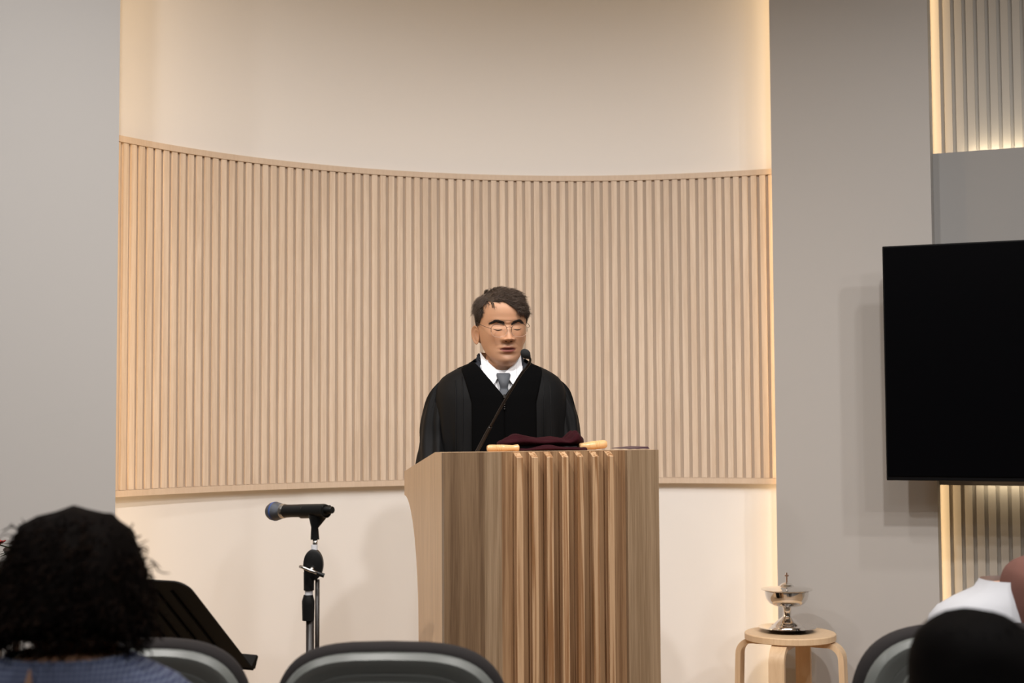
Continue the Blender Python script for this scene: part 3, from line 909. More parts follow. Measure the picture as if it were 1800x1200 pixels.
def head_geom(nr=170, nc=112, neck_to=-0.215, features=True):
    """rings of the head and neck (head-local, face towards -Y), top to bottom, and their tints"""
    rings, cols = [], []
    zs = []
    z = HEAD[0][0]
    for i in range(nr + 1):
        zs.append(lerp(HEAD[0][0], neck_to, (i / nr)))
    for z in zs:
        tl_, w_, f_, b_ = (table(HEAD, z, k) for k in (1, 2, 3, 4))
        ring, rc = [], []
        for k in range(nc):
            u = k / nc * 2 * PI
            a_ = u + 0.38 * math.sin(u)  # denser at the front (u = pi)
            ca, sa = math.cos(a_), math.sin(a_)
            ex = 2.25
            x = w_ * math.copysign(abs(sa) ** (2 / ex), sa)
            cc = math.copysign(abs(ca) ** (2 / ex), ca)
            y = cc * b_ if ca > 0 else -cc * f_
            zz = z + tl_ * (cc if cc > 0 else cc)
            col = SKIN
            if ca < 0 and features:
                wt = min(1, max(0, -ca * 1.6))
                dd = face_disp(x, zz) * wt
                y -= dd
                tl2 = min(1.0, (x / .0262) ** 2); up_ = .0092 * (1 - tl2) * (1 - 0.18 * math.exp(-(x / .004) ** 2)) + .0006; lo_ = .0122 * (1 - tl2) + .0006; dz_ = zz + .0676
                lipm = (math.exp(-(dz_ / up_) ** 6) if dz_ > 0 else math.exp(-(dz_ / lo_) ** 6)) * wt * (1 if tl2 < 1 else 0)
                col = tuple(lerp(s_, l_, min(1, lipm)) for s_, l_ in zip(SKIN, LIP))
                st_ = 0.42 * max(g(x, zz, 0, -.095, .04, .022), g(x, zz, 0, -.050, .028, .007)) * (1 - lipm) * wt
                col = tuple(lerp(c_, s_, st_) for c_, s_ in zip(col, (0.30, 0.19, 0.14)))
                ck = 0.35 * g(abs(x), zz, .04, -.03, .022, .018) + 0.45 * g(x, zz, 0, -.034, .012, .010)
                col = (col[0] * (1 + 0.04 * ck), col[1] * (1 - 0.10 * ck), col[2] * (1 - 0.13 * ck))
            ring.append(Vector((x, y, zz))); rc.append(col)
        rings.append(ring); cols.append(rc)
    return rings, cols


def xform(rings, Mx): return [[Mx @ p for p in r] for r in rings]


def limb(mb, pts, rad, seg=14):
    mb.tube(smooth_path([Vector(p) for p in pts], 4), [r for i in range(len(rad) - 1) for r in [lerp(rad[i], rad[i + 1], k / 4) for k in range(4)]] + [rad[-1]], seg)


def hand(mb, wrist, d, nrm_, s=1.0, curl=0.5, side_=1):
    """palm with four fingers of different length and a thumb from the side near its base"""
    d = Vector(d).normalized(); nrm_ = Vector(nrm_); nrm_ = (nrm_ - d * nrm_.dot(d)).normalized(); sd = d.cross(nrm_) * side_
    w_ = Vector(wrist)
    rs = []
    for t, hw, th in ((-0.01, .026, .019), (0.02, .033, .017), (0.055, .040, .015), (0.085, .041, .012), (0.095, .036, .008)):
        rs.append([w_ + d * t * s + sd * (hw * s * math.cos(2 * PI * k / 14)) + nrm_ * (th * s * math.sin(2 * PI * k / 14)) for k in range(14)])
    mb.rings(rs)
    for off, L_, r in ((-.030, .062, .0082), (-.010, .078, .0088), (.010, .082, .0090), (.029, .073, .0086)):
        b_ = w_ + d * .085 * s + sd * off * s
        pp = [b_]; ang_ = 0.15
        for q_, sg in enumerate((0.45, 0.30, 0.25)):
            ang_ += curl
            pp.append(pp[-1] + (d * math.cos(ang_) - nrm_ * math.sin(ang_)) * L_ * sg * s)
        mb.tube(smooth_path(pp, 3), [r * s * (1 - 0.03 * i) for i in range(10)], 10)
    b_ = w_ + d * .025 * s + sd * .030 * s
    pp = [b_, b_ + (sd * .6 + d * .6 - nrm_ * .2).normalized() * .035 * s, b_ + (sd * .5 + d * .8 - nrm_ * .35).normalized() * .062 * s, b_ + (sd * .35 + d * .9 - nrm_ * .5).normalized() * .085 * s]
    mb.tube(smooth_path(pp, 3), [.0115 * s * (1 - 0.03 * i) for i in range(10)], 10)


def ear(mb, cx, side_, Mx, s=1.0):
    """outer ear: a cupped shell with rim and lobe"""
    rs = []
    for (q_, dx_) in ((0.0, 0.0), (0.70, 0.008), (0.97, 0.015), (1.0, 0.0185), (0.94, 0.0205), (0.84, 0.0185), (0.74, 0.0130), (0.62, 0.0125), (0.52, 0.0135), (0.40, 0.0080), (0.20, 0.0030)):
        ring = []
        for k in range(26):
            a_ = 2 * PI * k / 26
            ry, rz = 0.0165 * s, 0.031 * s
            yy = ry * math.cos(a_) * (1 + 0.30 * math.sin(a_)); zz = rz * math.sin(a_)
            if q_ == 0.0: ring.append(Mx @ Vector((side_ * (cx - 0.004), yy * 0.8 - 0.004, zz * 0.85)))
            else: ring.append(Mx @ Vector((side_ * (cx + dx_ * (0.55 + 0.45 * math.cos(a_ - 0.3))), yy * q_ + 0.004, zz * q_ + 0.002)))
        rs.append(ring)
    mb.rings(rs)


# ---- the man at the lectern
mX = at(879, 700, 4.45)
man = thing('person', 'man in a black pulpit robe and glasses, eyes closed, standing at the lectern', 'person', (mX.x, 4.49, STAGE), math.radians(6))
HM = Matrix.Translation((0.0025, -0.030, 1.5410)) @ Matrix.Rotation(math.radians(7.5), 4, 'Z') @ Matrix.Rotation(math.radians(6.5), 4, 'X') @ Matrix.Rotation(math.radians(-1.5), 4, 'Y') @ Matrix.Diagonal((0.985, 0.985, 0.985, 1))
TORSO = [  # z, half width, front, back
    (1.455, .060, .052, .070), (1.43, .075, .058, .082), (1.418, .105, .066, .092), (1.405, .134, .076, .098), (1.385, .168, .090, .104), (1.36, .188, .102, .108), (1.32, .200, .115, .112),
    (1.25, .200, .124, .118), (1.10, .192, .128, .118), (0.95, .195, .132, .125), (0.70, .205, .135, .14), (0.35, .225, .145, .16), (0.06, .235, .15, .17)]


def tor(a_, z, off=0.0, tab=TORSO, ex=2.35, cy=0.0):
    w_, f_, b_ = (table(tab, z, k) for k in (1, 2, 3))
    ca, sa = math.cos(a_), math.sin(a_)
    x = (w_ + off) * math.copysign(abs(sa) ** (2 / ex), sa)
    cc = math.copysign(abs(ca) ** (2 / ex), ca)
    return Vector((x, cy + (cc * (b_ + off) if ca > 0 else cc * (f_ + off)), z))


def front(x, z, off=0.0, tab=TORSO, ex=2.35):
    w_, f_ = table(tab, z, 1) + off, table(tab, z, 2) + off
    q_ = min(0.999, abs(x) / w_)
    return Vector((x, -f_ * (1 - q_ ** ex) ** (1 / ex), z))


def person_body(parent, HM_, neck_z, tab, extra, head_nr=170, head_nc=132, features=True, inset=-0.022, zmin=0.80, name='body', ear_z=-0.029):
    """one surface: head, neck, torso; limbs and hands grown into the same mesh"""
    mb = MB()
    rings, cols = head_geom(head_nr, head_nc, features=features)
    rings = xform(rings, HM_)
    nc = head_nc
    n0 = len(rings)
    # bridge from neck to torso
    zs = [neck_z - 0.02 * i for i in range(int((neck_z - zmin) / 0.02) + 1)]
    for z in zs:
        ring = []
        for k in range(nc):
            u = k / nc * 2 * PI; a_ = u + 0.38 * math.sin(u)
            ring.append(tor(a_, z, inset, tab))
        rings.append(ring); cols.append([SKIN] * nc)
    mb.rings(rings)
    mb.col = [c for r in cols for c in r]
    mb.cur = SKIN
    for s_ in (-1, 1): ear(mb, 0.0715 if s_ < 0 else 0.0680, s_, HM_ @ Matrix.Translation((0, 0.012, ear_z)) @ Matrix.Rotation(math.radians(-8), 4, 'X'))
    extra(mb)
    o = mb.build(name, M['skin'], parent, smooth=True, tint=True)
    return o, rings[:n0]


def man_extra(mb):
    for s_ in (-1, 1):
        limb(mb, [(s_ * .155, 0.0, 1.34), (s_ * .185, .0, 1.22), (s_ * .195, -.02, 1.07), (s_ * .175, -.09, 1.02), (s_ * .135, -.150, 1.0)], [.050, .046, .040, .036, .027])
        hand(mb, (s_ * .135, -.150, 1.0), (-s_ * 0.35, -0.10, -0.75), (0, -1, 0.2), 0.95, 0.35, s_)
        limb(mb, [(s_ * .09, 0, .92), (s_ * .10, 0, .50), (s_ * .10, .01, .08)], [.085, .06, .045])
        limb(mb, [(s_ * .10, .05, .045), (s_ * .105, -.04, .045), (s_ * .115, -.16, .035)], [.042, .045, .032])


body, hr = person_body(man, HM, 1.425, TORSO, man_extra)
bvh = BVHTree.FromPolygons([v.co[:] for v in body.data.vertices], [p.vertices[:] for p in body.data.polygons])
HMi = HM.inverted()


def on_face(x, z, off=0.001):
    """point on the face surface at head-local (x, z)"""
    o_ = HM @ Vector((x, -0.3, z)); d_ = (HM.to_3x3() @ Vector((0, 1, 0))).normalized()
    h, nn, i_, ds = bvh.ray_cast(o_, d_)
    if h is None: return HM @ Vector((x, -0.09, z))
    return h - d_ * off


# brows, lash lines, nostrils, mouth line
for s_ in (-1, 1):
    mb = MB()
    for k in range(150):
        t = random.random(); x = s_ * lerp(.0105, .049, t)
        zc_ = lerp(.0125, .0215, min(1, t * 1.7)) - 0.008 * max(0, t - .6) / .4
        zc_ += random.uniform(-1, 1) * lerp(.0052, .0026, t)
        L_ = random.uniform(.006, .010)
        a_ = on_face(x, zc_, 0.0008); b_ = on_face(x + s_ * L_, zc_ + L_ * (0.45 - 0.75 * t), 0.0020)
        mb.tube([a_, b_], [0.0009, 0.0004], 4)
    mb.build('eyebrow', M['brow'], body)
    mb = MB()
    pth = [on_face(s_ * lerp(.0185, .0455, t), -.0052 - 0.0030 * math.sin(PI * t) + 0.0010 * t, 0.0003) for t in [i / 10 for i in range(11)]]
    mb.tube(pth, [0.0005 + 0.0008 * math.sin(PI * i / 10) for i in range(11)], 6)
    pth = [on_face(s_ * lerp(.0180, .0455, t), .0062 + 0.0035 * math.sin(PI * t), -0.0001) for t in [i / 10 for i in range(11)]]
    mb.build('closed_lash_line', M['brow'], body, smooth=True)
    mb = MB().tube(pth, [0.0002 + 0.0005 * math.sin(PI * i / 10) for i in range(11)], 6)
    mb.build('lid_crease', mat('lid_crease', (0.26, 0.12, 0.07), 0.6), body, smooth=True)
    mb = MB()
    c_ = on_face(s_ * .0080, -.0425, -0.0005)
    mb.tube([on_face(s_ * .0045, -.0428, 0.0002), c_, on_face(s_ * .0120, -.0415, 0.0002)], [0.0014, 0.0025, 0.0014], 8)
    mb.build('nostril', mat('nostril_dark', (0.05, 0.018, 0.012), 0.8), body, smooth=True)
MB().tube([on_face(lerp(-.0250, .0250, i / 12), -.0676 - 0.0010 * math.cos((i / 6 - 1) * PI) * 0.6, -0.0002) for i in range(13)], [0.0005 + 0.0023 * math.sin(PI * i / 12) for i in range(13)], 6).build('mouth_line', mat('mouth_dark', (0.10, 0.03, 0.022), 0.7), body, smooth=True)


# hair: strands on the scalp over a thin cap
def scalp(p):
    """how much a head-local surface point is covered by hair, 0 none .. 1 full"""
    x, y, z = p
    if z > 0.088: return 1.0
    if y < -0.040: return 1.0 if z > 0.079 - 0.019 * min(1, max(0, (x + 0.008) / 0.03)) - 0.02 * min(1, max(0, (x - 0.045) / 0.02)) else 0.0
    if y < -0.012: return 1.0 if z > 0.010 + max(0, -0.015 - y) * 1.15 else 0.0
    if y < 0.032: return 1.0 if z > 0.008 else 0.0
    return 1.0 if z > (-0.030 if y < 0.06 else -0.062) else 0.0


def hair_len(p):
    x, y, z = p
    if z > 0.06: return 0.034
    return lerp(0.007, 0.022, min(1, max(0, (z - 0.015) / 0.045)))


def strands(rings, MI, count, len_fn, cover, comb, tints, width=0.0011, lift=0.0, seed=1, wave=0.004, puff=0.3, root=None):
    random.seed(seed)
    mb = MB(); loc_r = [[MI @ p for p in r] for r in rings]
    cand = []
    for i in range(1, len(loc_r) - 1):
        for k in range(len(loc_r[0])):
            p = loc_r[i][k]
            if cover(p): cand.append((i, k))
    MO = MI.inverted(); cen = Vector((0, 0, 0.0))
    for _ in range(count):
        i, k = random.choice(cand); kk_ = (k + 1) % len(loc_r[0])
        p = lerp(loc_r[i][k], loc_r[i][kk_], random.random())
        p = lerp(p, loc_r[i + 1][k], random.random() * 0.6)
        nn = (p - Vector((0, 0.005, -0.005))).normalized()
        L_ = len_fn(p) * random.uniform(0.75, 1.2)
        dr = comb(p, nn).normalized()
        mb.cur = random.choice(tints)
        pts_ = []; q_ = p + nn * (root(p) if root else -0.002); n_ = 5
        ph = random.uniform(0, 6.28)
        for j in range(n_ + 1):
            t = j / n_
            pts_.append(MO @ (q_ + nn * (lift * math.sin(t * PI * 0.75)) + Vector((math.sin(ph + t * 5), math.cos(ph * 1.7 + t * 4), math.sin(ph * .6 + t * 6))) * wave * t))
            q_ = q_ + (dr + nn * (puff * (0.0 if abs(p.x) > .042 else 1) * (1 - t) - 0.45 * t)) * (L_ / n_)
        mb.tube(pts_, [width * (1 - 0.75 * j / n_) for j in range(n_ + 1)], 3, cap=False)
    return mb


def comb_man(p, nn):
    x, y, z = p
    if z > 0.062:
        v = Vector((0.80, -0.45, 0.0))
        if y < -0.040: v = Vector((0.60, -0.25, -0.55))
        if x < -0.030: v = Vector((0.15, -0.35, 0.25)) if x > -0.044 else Vector((-0.45, -0.12, -0.35))
        if x > 0.036: v = Vector((-0.10, -0.35, -0.8))
    else:
        v = Vector((0, 0.25, -0.9)) if x < 0 else Vector((0, 0.05, -0.9))
    v += Vector((noise.noise(p * 28), noise.noise(p * 28 + Vector((9, 0, 0))), noise.noise(p * 28 + Vector((0, 9, 0))))) * 1.0
    v += Vector((noise.noise(p * 80), noise.noise(p * 80 + Vector((9, 0, 0))), noise.noise(p * 80 + Vector((0, 9, 0))))) * 0.5
    return v - nn * v.dot(nn)


HT = [(0.050, 0.031, 0.021), (0.032, 0.020, 0.013), (0.072, 0.047, 0.033), (0.11, 0.080, 0.062), (0.058, 0.037, 0.026)]
mbh = strands(hr, HMi, 13000, hair_len, lambda p: scalp(p) > 0, comb_man, HT, 0.00072, 0.001, 3, 0.006, 0.34, lambda p: random.uniform(-0.001, 0.003) if p.z > .06 and abs(p.x) < .050 else -0.001)
# cap under the strands
cap = MB(); cap.cur = (0.030, 0.020, 0.014)
lr = [[HMi @ p for p in r] for r in hr]
nc_ = len(lr[0])
vid = {}


def capv(i, k):
    if (i, k) not in vid:
        p = lr[i][k]; nn = (p - Vector((0, 0.005, -0.005))).normalized()
        th = 0.004 if p.z > 0.05 else lerp(0.0015, 0.004, max(0, min(1, (p.z - 0.0) / 0.05)))
        vid[(i, k)] = len(cap.v); cap.v.append(HM @ (p + nn * (th * (0.8 + 0.6 * noise.noise(p * 60))))); cap.col.append(cap.cur)
    return vid[(i, k)]


for i in range(len(lr) - 1):
    for k in range(nc_):
        qd = [(i, k), (i, (k + 1) % nc_), (i + 1, (k + 1) % nc_), (i + 1, k)]
        if all(scalp(lr[a_][b_]) > 0 for a_, b_ in qd): cap.f.append([capv(a_, b_) for a_, b_ in qd])
base = len(mbh.v)
mbh.v += cap.v; mbh.f += [[base + i for i in f_] for f_ in cap.f]; mbh.col += cap.col
mbh.build('hair', M['hair'], man, smooth=True, tint=True)

# glasses
gl = MB(); rim = MB(); le_ = []
gx, gz, gy = 0.0325, -0.0068, -0.108
GM = HM
def lens_pt(s_, a_, k=1.0):
    hw, hh = 0.0252 * k, 0.0208 * k
    x = hw * math.copysign(abs(math.cos(a_)) ** (2 / 2.6), math.cos(a_)); z = hh * math.copysign(abs(math.sin(a_)) ** (2 / 2.4), math.sin(a_))
    return HM @ Vector((s_ * gx + x, gy + 0.35 * abs(s_ * gx + x) ** 1.0 * 0.22, gz + z - 0.001))
specs = bpy.data.objects.new('spectacles', None); C.objects.link(specs); specs.parent = man
for s_ in (-1, 1):
    pts_ = [lens_pt(s_, 2 * PI * k / 40) for k in range(41)]
    MB().tube([lens_pt(s_, math.radians(-12 + 204 * k / 24)) for k in range(25)], 0.00075, 6, cap=True).build('wire_rim', M['wire'], specs, smooth=True)
    MB().tube([lens_pt(s_, math.radians(192 + 156 * k / 24)) for k in range(25)], 0.0007, 6).build('clear_rim', M['clearrim'], specs, smooth=True)
    MB().add([lens_pt(s_, 2 * PI * k / 40, 0.985) for k in range(40)], [tuple(range(40))]).build('lens', M['glass'], specs)
    e0 = lens_pt(s_, 0.25 if s_ > 0 else PI - 0.25)
    e1 = HM @ Vector((s_ * 0.0705, -0.088, 0.003)); e2 = HM @ Vector((s_ * 0.0790, -0.02, 0.010)); e3 = HM @ Vector((s_ * 0.0790, 0.012, 0.012)); e4 = HM @ Vector((s_ * 0.076, 0.032, -0.010))
    MB().tube(smooth_path([e0, e1, e2, e3, e4], 4), 0.0008, 6).build('temple_arm', M['wire'], specs, smooth=True)
a0, a1 = lens_pt(-1, 0.35), lens_pt(1, PI - 0.35)
md_ = (a0 + a1) / 2 + HM.to_3x3() @ Vector((0, -0.002, 0.003))
MB().tube(smooth_path([a0, md_, a1], 6), 0.0008, 6).build('bridge', M['wire'], specs, smooth=True)

# shirt, collar, tie, jacket, robe
VB, VS = 1.318, 0.080


def vx(z): return max(0.0, VS * (z - VB) / (1.42 - VB))


mb = MB(); rs = []
for i in range(15):
    z = lerp(1.28, 1.435, i / 14)
    rs.append([front(lerp(-.075, .075, k / 20) * (1 if z < 1.40 else lerp(1, .75, (z - 1.40) / .035)), z, -0.016) for k in range(21)])
mb.rings(rs, False, False, False).build('shirt', M['shirt'], man, smooth=True)
ckc = MB(); rs = []
for zz, r in ((1.395, .064), (1.425, .0625), (1.452, .0605), (1.455, .058)):
    rs.append([(r * 1.02 * math.sin(2 * PI * k / 40), 0.008 - r * math.cos(2 * PI * k / 40) * 1.02, zz - 0.040 * max(0, math.cos(2 * PI * k / 40)) + 0.006) for k in range(40)])
ckc.rings(rs, False, False).build('collar_band', M['shirt'], man, smooth=True)
for s_ in (-1, 1):
    A_ = Vector((s_ * .0645, -.006, 1.460)); B_ = Vector((s_ * .0065, -.0760, 1.392)); C_ = Vector((s_ * .036, -.106, 1.346)); D_ = Vector((s_ * .063, -.070, 1.402))
    E_ = Vector((s_ * .047, -.056, 1.430))
    mb = MB(); n6 = Vector((0, -0.003, 0.001))
    vs = [A_, E_, B_, C_, D_]
    mb.add(vs + [v + n6 for v in vs], [(0, 1, 2, 3, 4), (9, 8, 7, 6, 5)] + [(i, (i + 1) % 5, 5 + (i + 1) % 5, 5 + i) for i in range(5)])
    mb.build('collar_point', M['shirt'], man)
tz = MB(); rs = []
for zz, hw, yy, th in ((1.392, .0200, -.0815, .010), (1.386, .0225, -.089, .012), (1.366, .0165, -.099, .012), (1.349, .0125, -.104, .010), (1.344, .0120, -.1035, .006), (1.339, .0140, -.106, .0065), (1.315, .0185, -.113, .006), (1.28, .024, -.119, .005)):
    rs.append([(hw * math.cos(2 * PI * k / 16) + 0.002, yy + th * math.sin(2 * PI * k / 16), zz) for k in range(16)])
tz.rings(rs).build('tie', M['tie'], man, smooth=True)
jk = MB()
for s_ in (-1, 1):
    rs = []
    for i in range(13):
        t = i / 12; z = lerp(1.428, 1.310, t)
        xi = table([(1.46, .068), (1.402, .065), (1.346, .035), (1.305, .012)], z, 1); xo = max(xi + .012, VS * (z - VB) / (1.42 - VB) + .012) if z < 1.44 else xi + .026
        row = []
        for k in range(5):
            x = s_ * lerp(xi, xo, k / 4)
            p = front(x, z, 0.001)
            if z > 1.405: p.y = lerp(p.y, 0.0, min(1, (z - 1.405) / 0.055)) if abs(x) > .05 else p.y
            row.append(p)
        rs.append(row)
    jk.rings(rs, False, False, False)
rs = []
for zz, r in ((1.41, .092), (1.435, .078), (1.458, .0685), (1.450, .071)):
    rs.append([(r * math.sin(a_), 0.006 + r * math.cos(a_) * (1 if math.cos(a_) > 0 else 1.05), zz + 0.045 * min(0, math.cos(a_)) * (1 if zz > 1.42 else 0.6)) for a_ in [math.radians(-140 + 280 * k / 40) for k in range(41)]])
jk.rings(rs, False, False, False)
jo = jk.build('jacket_collar', M['navy'], man, smooth=True)
jo.modifiers.new('thick', 'SOLIDIFY').thickness = 0.003

# robe body with a V neckline
NCOL = 120
mb = MB(); rs = []
tops = []
cols_a = []
for k in range(NCOL):
    a_ = 2 * PI * k / NCOL
    z = 1.425
    if math.cos(a_) < 0:
        z = VB - 0.003
        while z < 1.430 and z < VB + abs(tor(a_, z, 0.010).x) / VS * (1.42 - VB):
            z += 0.0005
    tops.append(z); cols_a.append(a_)
NR = 60
for i in range(NR + 1):
    ring = []
    for a_, zt_ in zip(cols_a, tops):
        t = (i / NR) ** 1.35
        z = lerp(zt_, 0.06, t)
        p = tor(a_, z, 0.010)
        fold = 0.010 * min(1, max(0, (1.33 - z) / 0.5)) * math.sin(a_ * 17 + 0.8 * math.sin(z * 3)) + 0.004 * noise.noise(Vector((p.x * 9, p.y * 9, z * 3)))
        nn = Vector((p.x, p.y, 0)).normalized()
        ring.append(p + nn * fold)
    rs.append(ring)
mb.rings(rs, False, False)
robe = mb.build('robe', M['robe'], man, smooth=True)
robe.modifiers.new('thick', 'SOLIDIFY').thickness = 0.003
# pleats on the yoke
for s_ in (-1, 1):
    for xx in (0.128, 0.150):
        mb = MB()
        mb.tube([front(s_ * lerp(xx * 0.98, xx * 1.0, t), lerp(1.388 - (xx - .118) * 0.6, 0.95, t), 0.0105) for t in [i / 12 for i in range(13)]], 0.0022, 6)
        mb.build('pleat', M['robe'], robe, smooth=True)
    # sleeve with gathers
    path = smooth_path([Vector((s_ * .165, .004, 1.368)), Vector((s_ * .184, .004, 1.325)), Vector((s_ * .198, .0, 1.255)), Vector((s_ * .200, -.012, 1.16)), Vector((s_ * .196, -.055, 1.06)), Vector((s_ * .168, -.095, 1.01)), Vector((s_ * .140, -.135, .985))], 8)
    rad = []
    base_r = [.018, .036, .048, .058, .070, .086, .095]
    for i in range(len(base_r) - 1): rad += [lerp(base_r[i], base_r[i + 1], k / 8) for k in range(8)]
    rad.append(base_r[-1])
    rs = []
    ref = Vector((0, -1, 0))
    for i, p in enumerate(path):
        t = (path[min(i + 1, len(path) - 1)] - path[max(i - 1, 0)]).normalized()
        u_ = (ref - t * ref.dot(t)).normalized(); v_ = t.cross(u_)
        ring = []; tt = i / (len(path) - 1)
        for k in range(72):
            a_ = 2 * PI * k / 72
            fo = (0.0042 * math.sin(a_ * 24) * math.exp(-((tt - 0.16) / 0.10) ** 2) + 0.008 * tt ** 0.7 * math.sin(a_ * 7 + 3 * tt + 1.2 * math.sin(a_ * 2)) + 0.006 * noise.noise(p * 14 + Vector((a_, 0, 0))))
            ring.append(p + (u_ * math.cos(a_) * 1.12 + v_ * math.sin(a_)) * (rad[i] + fo))
        rs.append(ring)
    mb = MB().rings(rs, True, False)
    so = mb.build('sleeve', M['robe'], robe, smooth=True)
    # velvet front panel
    rs = []
    zz = [lerp(1.428, 1.10, (i / 50)) for i in range(51)] + [lerp(1.10, 0.07, i / 30) for i in range(1, 31)]
    for z in zz:
        xi = vx(z) + 0.0005
        xo = 0.126 if z > 1.40 else lerp(0.126, 0.100, min(1, (1.40 - z) / 0.10))
        if z > 1.405: xo = min(xo, table(TORSO, z, 1) + 0.004)
        xo = max(xo, xi + 0.012)
        rs.append([front(s_ * lerp(xi, xo, k / 12), z, 0.0135 + 0.003 * math.sin(PI * k / 12)) for k in range(13)])
    vo = MB().rings(rs, False, False, False).build('velvet_panel', M['velvet'], robe, smooth=True)
    vo.modifiers.new('thick', 'SOLIDIFY').thickness = 0.003
# velvet band around the back of the neck
rs = []
for zz_, of in ((1.410, 0.013), (1.425, 0.013), (1.440, 0.012)):
    rs.append([tor(math.radians(-104 + 208 * k / 40), zz_, of) for k in range(41)])
vo = MB().rings(rs, False, False, False).build('velvet_collar', M['velvet'], robe, smooth=True)
vo.modifiers.new('thick', 'SOLIDIFY').thickness = 0.003
zp = MB()
for k in range(6):
    z = VB - 0.002 - k * 0.007
    p = front(0.0, z, 0.018); zp.box(p, (0.0035, 0.003, 0.0035))
zp.box(front(0, VB + 0.002, 0.019), (0.006, 0.004, 0.010))
zp.build('zip', M['chrome'], robe)

# ---- seated audience ------------------------------------------------------
SEAT = [(0.66, .060, .050, .068), (0.625, .078, .062, .080), (0.605, .124, .075, .088), (0.585, .160, .085, .095), (0.555, .184, .098, .102), (0.50, .185, .110, .108),
        (0.40, .178, .115, .108), (0.25, .165, .115, .105), (0.12, .180, .12, .115), (0.03, .185, .13, .12), (0.0, .17, .12, .11)]


def seated(root, k=1.0, top_mat=None, sleeve=0.6, top_z=0.630, head=(0, 0, 0), turn=0.0, pitch=0.0, features=True, bow=0.0):
    """figure sitting at the local origin (seat surface z = 0), facing -Y; returns body, head matrix, head rings"""
    HMs = Matrix.Translation((head[0], -0.020 + head[1], 0.755 + head[2])) @ Matrix.Rotation(turn, 4, 'Z') @ Matrix.Rotation(pitch, 4, 'X')

    def ex(mb):
        for s_ in (-1, 1):
            limb(mb, [(s_ * .135, .0, .525), (s_ * .188, .01, .42), (s_ * .20, -.03, .30), (s_ * .16, -.16, .19), (s_ * .10, -.27, .16)], [.036, .042, .037, .033, .025], 12)
            hand(mb, (s_ * .10, -.27, .16), (-s_ * .25, -.9, -.25), (0, -.2, 1), 0.9, 0.25, s_)
            limb(mb, [(s_ * .085, -.02, .075), (s_ * .10, -.22, .075), (s_ * .11, -.38, .06), (s_ * .11, -.37, -.16), (s_ * .11, -.27, -.37)], [.085, .075, .058, .052, .038], 12)
            limb(mb, [(s_ * .11, -.23, -.405), (s_ * .115, -.33, -.41), (s_ * .12, -.44, -.42)], [.034, .036, .026], 10)
    b_, rg = person_body(root, HMs, 0.635, SEAT, ex, 72, 72, features, inset=-0.010, zmin=0.02)
    if top_mat:
        rs = []
        for i in range(33):
            z = lerp(top_z, 0.0, i / 32)
            rs.append([tor(2 * PI * q_ / 64, z, 0.012 + 0.005 * noise.noise(Vector((q_ * .4, z * 8, 1))) * min(1, i / 6), SEAT) for q_ in range(64)])
        mb = MB().rings(rs, False, False)
        for s_ in (-1, 1):
            P_ = [(s_ * .135, .0, .540), (s_ * .188, .01, .43), (s_ * .203, -.03, .30), (s_ * .16, -.16, .195), (s_ * .12, -.235, .17)]
            R_ = [.045, .056, .052, .046, .040]
            nn = 3 if sleeve < 0.7 else 5
            limb(mb, P_[:nn], R_[:nn], 20)
        mb.build('top', top_mat, root, smooth=True)
    mb = MB()
    for s_ in (-1, 1):
        limb(mb, [(s_ * .08, .02, .085), (s_ * .10, -.22, .08), (s_ * .11, -.385, .06), (s_ * .11, -.38, -.16), (s_ * .11, -.275, -.36)], [.102, .090, .072, .066, .056], 14)
    mb.build('trousers', M['trouser'], root, smooth=True)
    mb = MB()
    for s_ in (-1, 1):
        rs = []
        for yy, hw, ht in ((-.20, .030, .045), (-.24, .040, .060), (-.33, .046, .052), (-.43, .046, .040), (-.475, .030, .026)):
            rs.append([(s_ * .115 + hw * math.cos(2 * PI * q_ / 16), yy, -.449 + ht * (1 + math.sin(2 * PI * q_ / 16))) for q_ in range(16)])
        mb.rings(rs)
    mb.build('shoes', M['black'], root, auto=50)
    return b_, HMs, rg


def hair_cap(rings, HMs, cover, th, col, seedv=0.0, lump=0.5, freq=40):
    cap_ = MB(); cap_.cur = col
    I_ = HMs.inverted(); L_ = [[I_ @ p for p in r] for r in rings]; n_ = len(L_[0]); ids = {}

    def cv(i, k):
        if (i, k) not in ids:
            p = L_[i][k]; nn = (p - Vector((0, 0.005, -0.005))).normalized()
            ids[(i, k)] = len(cap_.v); cap_.v.append(HMs @ (p + nn * (th(p) * (1 + lump * noise.noise(p * freq + Vector((seedv, 0, 0))))))); cap_.col.append(col)
        return ids[(i, k)]
    for i in range(len(L_) - 1):
        for k in range(n_):
            qd = [(i, k), (i, (k + 1) % n_), (i + 1, (k + 1) % n_), (i + 1, k)]
            if all(cover(L_[a_][b_]) for a_, b_ in qd): cap_.f.append([cv(a_, b_) for a_, b_ in qd])
    return cap_


def merge(a, b):
    n_ = len(a.v); a.v += b.v; a.f += [[n_ + i for i in f_] for f_ in b.f]; a.col += b.col
    return a


# curly-haired woman, seen from behind
wY = 2.16
wp = at(122, 1010, wY)
wom = thing('person', 'curly dark-haired woman in a blue gingham top, seen from behind at left', 'person')
SZ = 0.46
wb, wHM, wr = seated(wom, 1.0, M['gingham'], 0.5, head=(0, -0.022, -0.049), pitch=math.radians(10))
wom.location = (wp.x, wY, 0.474); wom.rotation_euler = (0, 0, PI + math.radians(4))
woman_z = wom.location.z
blob = MB(); blob.cur = (0.0045, 0.003, 0.0025)
random.seed(21)
rs = []
hairp = [(0.134, .012), (0.131, .036), (0.120, .060), (0.100, .080), (0.070, .096), (0.035, .106), (-0.005, .113), (-0.040, .116), (-0.052, .112), (-0.063, .098), (-0.068, .07), (-0.062, .04)]


def hair_r(z): return table([(a_, b_) for a_, b_ in hairp[:10]], z, 1)


